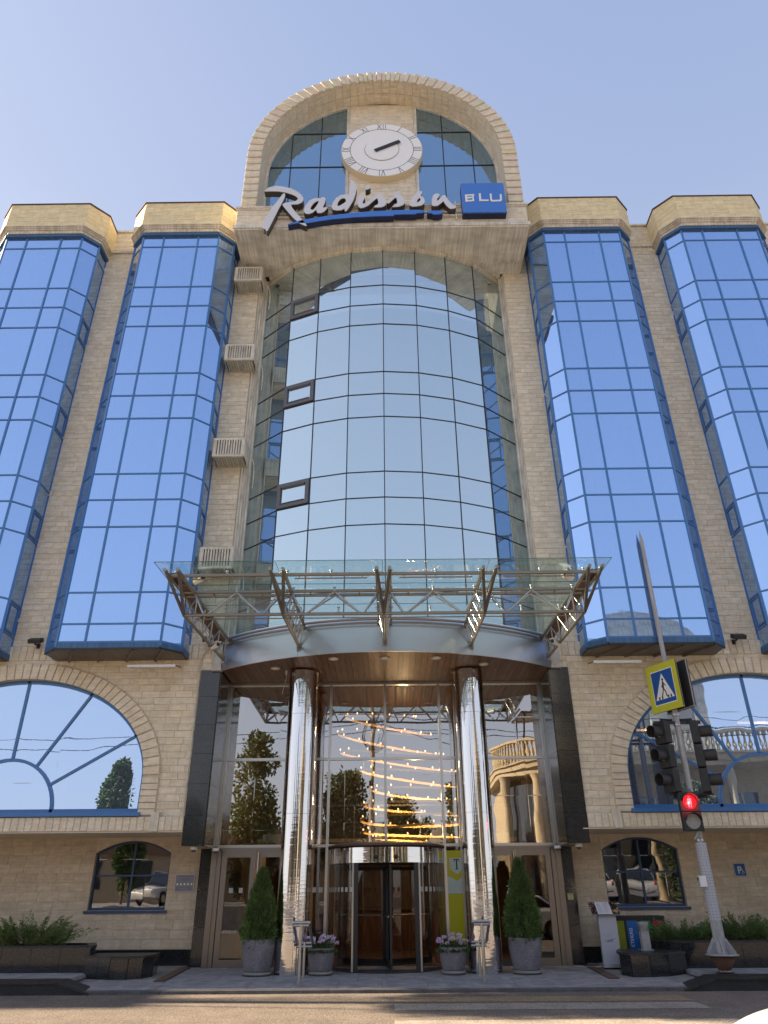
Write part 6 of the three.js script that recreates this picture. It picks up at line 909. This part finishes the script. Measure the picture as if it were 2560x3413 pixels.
// ---------- the other side of the street, seen in the glass ----------
structure(put(scene, 'raised_terrace', uvm(new THREE.BoxGeometry(120, 1.1, 60).translate(0, 0.45, 48.4)), M.slab));
structure(put(scene, 'opposite_pavement', uvm(new THREE.BoxGeometry(120, 0.12, 3.1).translate(0, -0.045, 16.85)), M.slab));
{
  const st = mat([0.50, 0.42, 0.29], { map: T.stone, roughness: 0.85 }), wh = mat([0.70, 0.67, 0.58], { map: T.dirt }), h = thing('balustrade_house', 'yellow stone house with curved balustrade terrace across the street', 'house', [0, 0, 0]);
  const edge = []; for (let i = 0; i <= 14; i++) { const t = Math.PI + i / 14 * Math.PI / 2; edge.push([11.5 + 4.6 * Math.cos(t), 29 + 4.6 * Math.sin(t)]); } edge.push([26, 24.4]);
  const slab = (o, y0, y1) => prism([...edge.map(([x, z]) => [x - o * (x < 12 ? 0.7 : 0), z - o]), [26, 36], [7, 36]].reverse(), y0, y1);
  put(h, 'terrace_slab', join(slab(0, 8.2, 8.55), slab(0.12, 8.55, 8.65), slab(-0.12, 7.9, 8.2)), st);
  put(h, 'balustrade_rail', join(...edge.slice(0, -1).map((p, i) => { const q = edge[i + 1], L = Math.hypot(q[0] - p[0], q[1] - p[1]); return box(L + 0.05, 0.14, 0.26).rotateY(Math.atan2(-(q[1] - p[1]), q[0] - p[0])).translate((p[0] + q[0]) / 2, 9.75, (p[1] + q[1]) / 2); })), st);
  const bal = lathe([[0.05, 0], [0.1, 0.02], [0.1, 0.1], [0.06, 0.14], [0.12, 0.35], [0.06, 0.62], [0.055, 0.8], [0.1, 0.86], [0.1, 1.04]], 0, 0, 0, 8);
  for (let i = 0; i < edge.length - 1; i++) { const p = edge[i], q = edge[i + 1], L = Math.hypot(q[0] - p[0], q[1] - p[1]), n = Math.max(1, Math.round(L / 0.3)); for (let k = 0; k < n; k++) { const b = put(h, 'baluster', bal, st); b.position.set(p[0] + (q[0] - p[0]) * (k + 0.5) / n, 8.65, p[1] + (q[1] - p[1]) * (k + 0.5) / n); } }
  for (const [x, z] of [[7.4, 27.6], [9.0, 25.6], [11.6, 24.7], [15.5, 24.7], [19.5, 24.7], [23.5, 24.7]]) put(h, 'pillar', lathe([[0.34, 0], [0.3, 0.3], [0.27, 6.6], [0.38, 6.9]], x, 1, z, 14), st);
  put(h, 'lower_wall', join(bx(8.6, 26, 1, 7.95, 27.5, 35), bx(7.6, 8.6, 1, 7.95, 29, 35)), st);
  { const P = [], n = 16; for (let i = 0; i <= n; i++) { const t = Math.PI + i / n * Math.PI / 2; P.push([11.5 + 3.9 * Math.cos(t), 29 + 3.9 * Math.sin(t)]); } P.push([12, 29]); put(h, 'curved_glazing', prism(P.reverse(), 1.6, 7.4), phys([0.03, 0.04, 0.055], { roughness: 0.05, clearcoat: 1 })); }
  for (let i = 0; i < 6; i++) { const w = put(h, 'window', bx(9.6 + i * 2.7, 11.4 + i * 2.7, 2.2, 6.6, 27.42, 27.52), phys([0.03, 0.04, 0.055], { roughness: 0.05, clearcoat: 1 })); put(w, 'window_frame', join(bx(10.45 + i * 2.7, 10.55 + i * 2.7, 2.2, 6.6, 27.38, 27.42), bx(9.6 + i * 2.7, 11.4 + i * 2.7, 4.6, 4.7, 27.37, 27.42)), wh); }
  put(h, 'upper_storey', extr(shape([[11.2, 8.6], [21, 8.6], [21, 15.6], [19.8, 16.9], [18, 17.8], [16.2, 18.1], [14.4, 17.8], [12.6, 16.9], [11.2, 15.6]], [0, 1, 2].map((k) => { const P = [], cx = 13 + k * 3.1; P.push([cx - 1, 11], [cx - 1, 14.2]); for (let i = 0; i <= 10; i++) { const t = Math.PI - Math.PI * i / 10; P.push([cx + Math.cos(t), 14.2 + Math.sin(t)]); } P.push([cx + 1, 11]); return P.reverse(); })), 0.5, 29.5).scale(1, 1, 1), wh);
  put(h, 'upper_core', bx(11.4, 20.8, 8.6, 15.3, 31.3, 34), M.roomDark); put(h, 'upper_cornice', bx(11, 21.2, 15.5, 15.75, 29.2, 30.2), wh);
  put(h, 'pergola', join(bx(8.5, 12.5, 11.4, 11.52, 25.4, 28.8), ...[[8.7, 25.6], [12.3, 25.6], [8.7, 28.6], [12.3, 28.6]].map(([x, z]) => bx(x - 0.06, x + 0.06, 8.6, 11.4, z - 0.06, z + 0.06)), ...[0, 1, 2, 3, 4, 5].map((i) => bx(8.3 + i * 0.75, 8.38 + i * 0.75, 11.52, 11.62, 25.1, 29.1))), M.frameDark);
  const b = thing('garden_house', 'plain ochre house with dark roof behind the trees across the street', 'house'); put(b, 'wall', bx(-34, -3.5, 1, 3.9, 33, 42), mat([0.55, 0.47, 0.36], { map: T.stone })); put(b, 'roof', extr(shape([[-34.5, 3.9], [-3, 3.9], [-6, 5.3], [-31, 5.3]]), 9.6, 32.7), mat([0.16, 0.10, 0.08])); for (let i = 0; i < 8; i++) put(b, 'window', bx(-32 + i * 3.6, -30.6 + i * 3.6, 1.9, 3.4, 32.94, 33.02), M.darkGlass);
  const a = thing('white_block', 'white flat roofed block behind the street pole', 'building'); put(a, 'wall', bx(-2.5, 6, 1, 5.8, 36, 44), wh); for (let i = 0; i < 3; i++) put(a, 'window', bx(-1.6 + i * 2.6, 0.2 + i * 2.6, 2.4, 4.6, 35.94, 36.02), M.darkGlass);
}
function tree(label, pos, h, rx, tone, n, tall, low = 0.3) {
  const t = thing('street_tree', label, 'tree', pos); const lobes = []; for (let i = 0; i < 44; i++) { const a = rr(0, 6.28), k = Math.sqrt(rnd()), y = tall ? rr(0.12, 0.95) : rr(low, 0.92), w = tall ? (y > 0.7 ? 1 - (y - 0.7) * 2 : 1) : Math.sin(Math.PI * Math.min(0.96, (y - low + 0.1) / (1.05 - low))); const q = tall ? 0.5 : 0.75; lobes.push([k * rx * w * Math.cos(a) * q, y * h, k * rx * w * Math.sin(a) * q, rx * (tall ? rr(0.42, 0.62) * w : rr(0.25, 0.45))]); }
  put(t, 'crown', foliage(n, () => { const l = lobes[Math.floor(rnd() * lobes.length)], u = V(rnd() - 0.5, rnd() - 0.5, rnd() - 0.5).normalize(), q = l[3] * Math.pow(rnd(), 0.4); return { p: [l[0] + u.x * q, l[1] + u.y * q * 1.1, l[2] + u.z * q], d: [u.x + rr(-0.6, 0.6), u.y + rr(-0.6, 0.4), u.z + rr(-0.6, 0.6)], s: rr(0.15, 0.3), w: rr(0.11, 0.22), c: tone.map((v) => v * rr(0.6, 1.3)) }; }), M.leaf);
  put(t, 'trunk', tube([0, 0, 0], [0, h * 0.6, 0], rx * 0.09, 8, rx * 0.04), M.bronze); put(t, 'limb', join(...lobes.slice(0, 9).map((l) => tube([0, h * 0.25, 0], [l[0], l[1], l[2]], 0.05, 5, 0.015))), M.bronze); return t;
}
tree('tall unseen tree added beside the wing to shade the zebra stripes', [-14.8, 0.05, 1.2], 17.5, 2.5, [0.09, 0.13, 0.035], 12000, false, 0.58);  // out of view, added only to cast dappled shade on the road
tree('tall dense tree across the street, mirrored in the entrance glass', [-7.9, 1, 25], 9.6, 1.75, [0.13, 0.15, 0.04], 9000, true);
tree('clipped column tree across the street, mirrored in an arched window', [-15.2, 1, 24], 7.4, 0.95, [0.10, 0.16, 0.035], 7000, true);
tree('bushy tree across the street behind the concrete pole', [-2.9, 1, 26], 7.6, 1.9, [0.09, 0.11, 0.035], 7000, false);
tree('low bushy tree across the street in front of the white block', [0.9, 1, 26.5], 5.6, 2.0, [0.09, 0.11, 0.035], 6000, false);
tree('small dense tree beside the balustrade house', [4.0, 1, 26], 6.9, 1.0, [0.09, 0.12, 0.035], 5000, true);
tree('broad conifer across the street beside the silver hatchback', [16.6, 1, 23], 5.6, 1.5, [0.06, 0.09, 0.03], 7000, true);
tree('low tree across the street beside the white hatchback', [-11.2, 1, 25], 5.2, 1.5, [0.09, 0.12, 0.03], 5000, false);
{
  const p = thing('concrete_pole', 'concrete utility pole with coiled cable across the street', 'pole', [-1.07, 0.98, 24]);
  put(p, 'pole_shaft', tube([0, 0, 0], [0, 11.8, 0], 0.2, 14, 0.12), M.potBase); put(p, 'cable_coil', join(...[0, 1, 2, 3, 4].map((i) => new THREE.TorusGeometry(0.55 + i * 0.07, 0.018, 5, 30).scale(1, 1.3, 1).rotateY(i * 0.3 - 0.6).translate(0.05 * i, 8.9, -0.25))), M.black); put(p, 'pole_collar', join(box(0.36, 0.2, 0.36, 0, 9.4, 0), box(0.32, 0.3, 0.32, 0, 6.2, 0)), M.black);
  for (const [y0, x1, y1, z1] of [[9.6, -40, 10.4, 26], [9.5, 40, 10.6, 23], [9.3, 40, 9.8, 22], [9.2, -40, 9.2, 24], [10.2, 40, 11.2, 25], [9.9, 8.5, 8.8, 27]]) { const P = []; for (let i = 0; i <= 12; i++) { const t = i / 12; P.push([-1.07 + (x1 + 1.07) * t, y0 + 0.98 + (y1 - y0 - 0.98) * t - 3.2 * t * (1 - t) * Math.abs(x1) / 40, 24 + (z1 - 24) * t]); } tag(put(scene, 'overhead_wire', curve(P, 0.02, 24, 4), M.black), 'black overhead wire running from the concrete pole across the street', 'wire', 'overhead wires'); }
}
for (const [x, y, z, a] of [[6.6, 5.15, -2.6, -0.55], [9.6, 5.35, -2.8, -0.5]]) {   // strip lamps hanging in the room behind the arched window
  const t = thing('strip_light', x < 8 ? 'orange strip lamp glowing behind the arched window above the traffic light' : 'orange strip lamp glowing deeper behind the arched window', 'lamp', [x, y, z]);
  put(t, 'lamp_tube', box(1.0, 0.05, 0.05).rotateZ(a * 0.2).rotateY(a), new THREE.MeshStandardMaterial({ color: rgb(1, 0.7, 0.4), emissive: rgb(1, 0.5, 0.2), emissiveIntensity: 2.2 })); put(t, 'lamp_wire', join(tube([-0.35, 0, 0.2 * a], [-0.35, 6.45 - y, 0.2 * a], 0.004, 4), tube([0.35, 0, -0.2 * a], [0.35, 6.45 - y, -0.2 * a], 0.004, 4)), M.black);
  const pl = new THREE.PointLight(rgb(1, 0.6, 0.3), 0.4, 6); pl.position.set(x, y - 0.08, z + 0.08); pl.castShadow = true; scene.add(pl);
}
renderer.render(scene, camera);
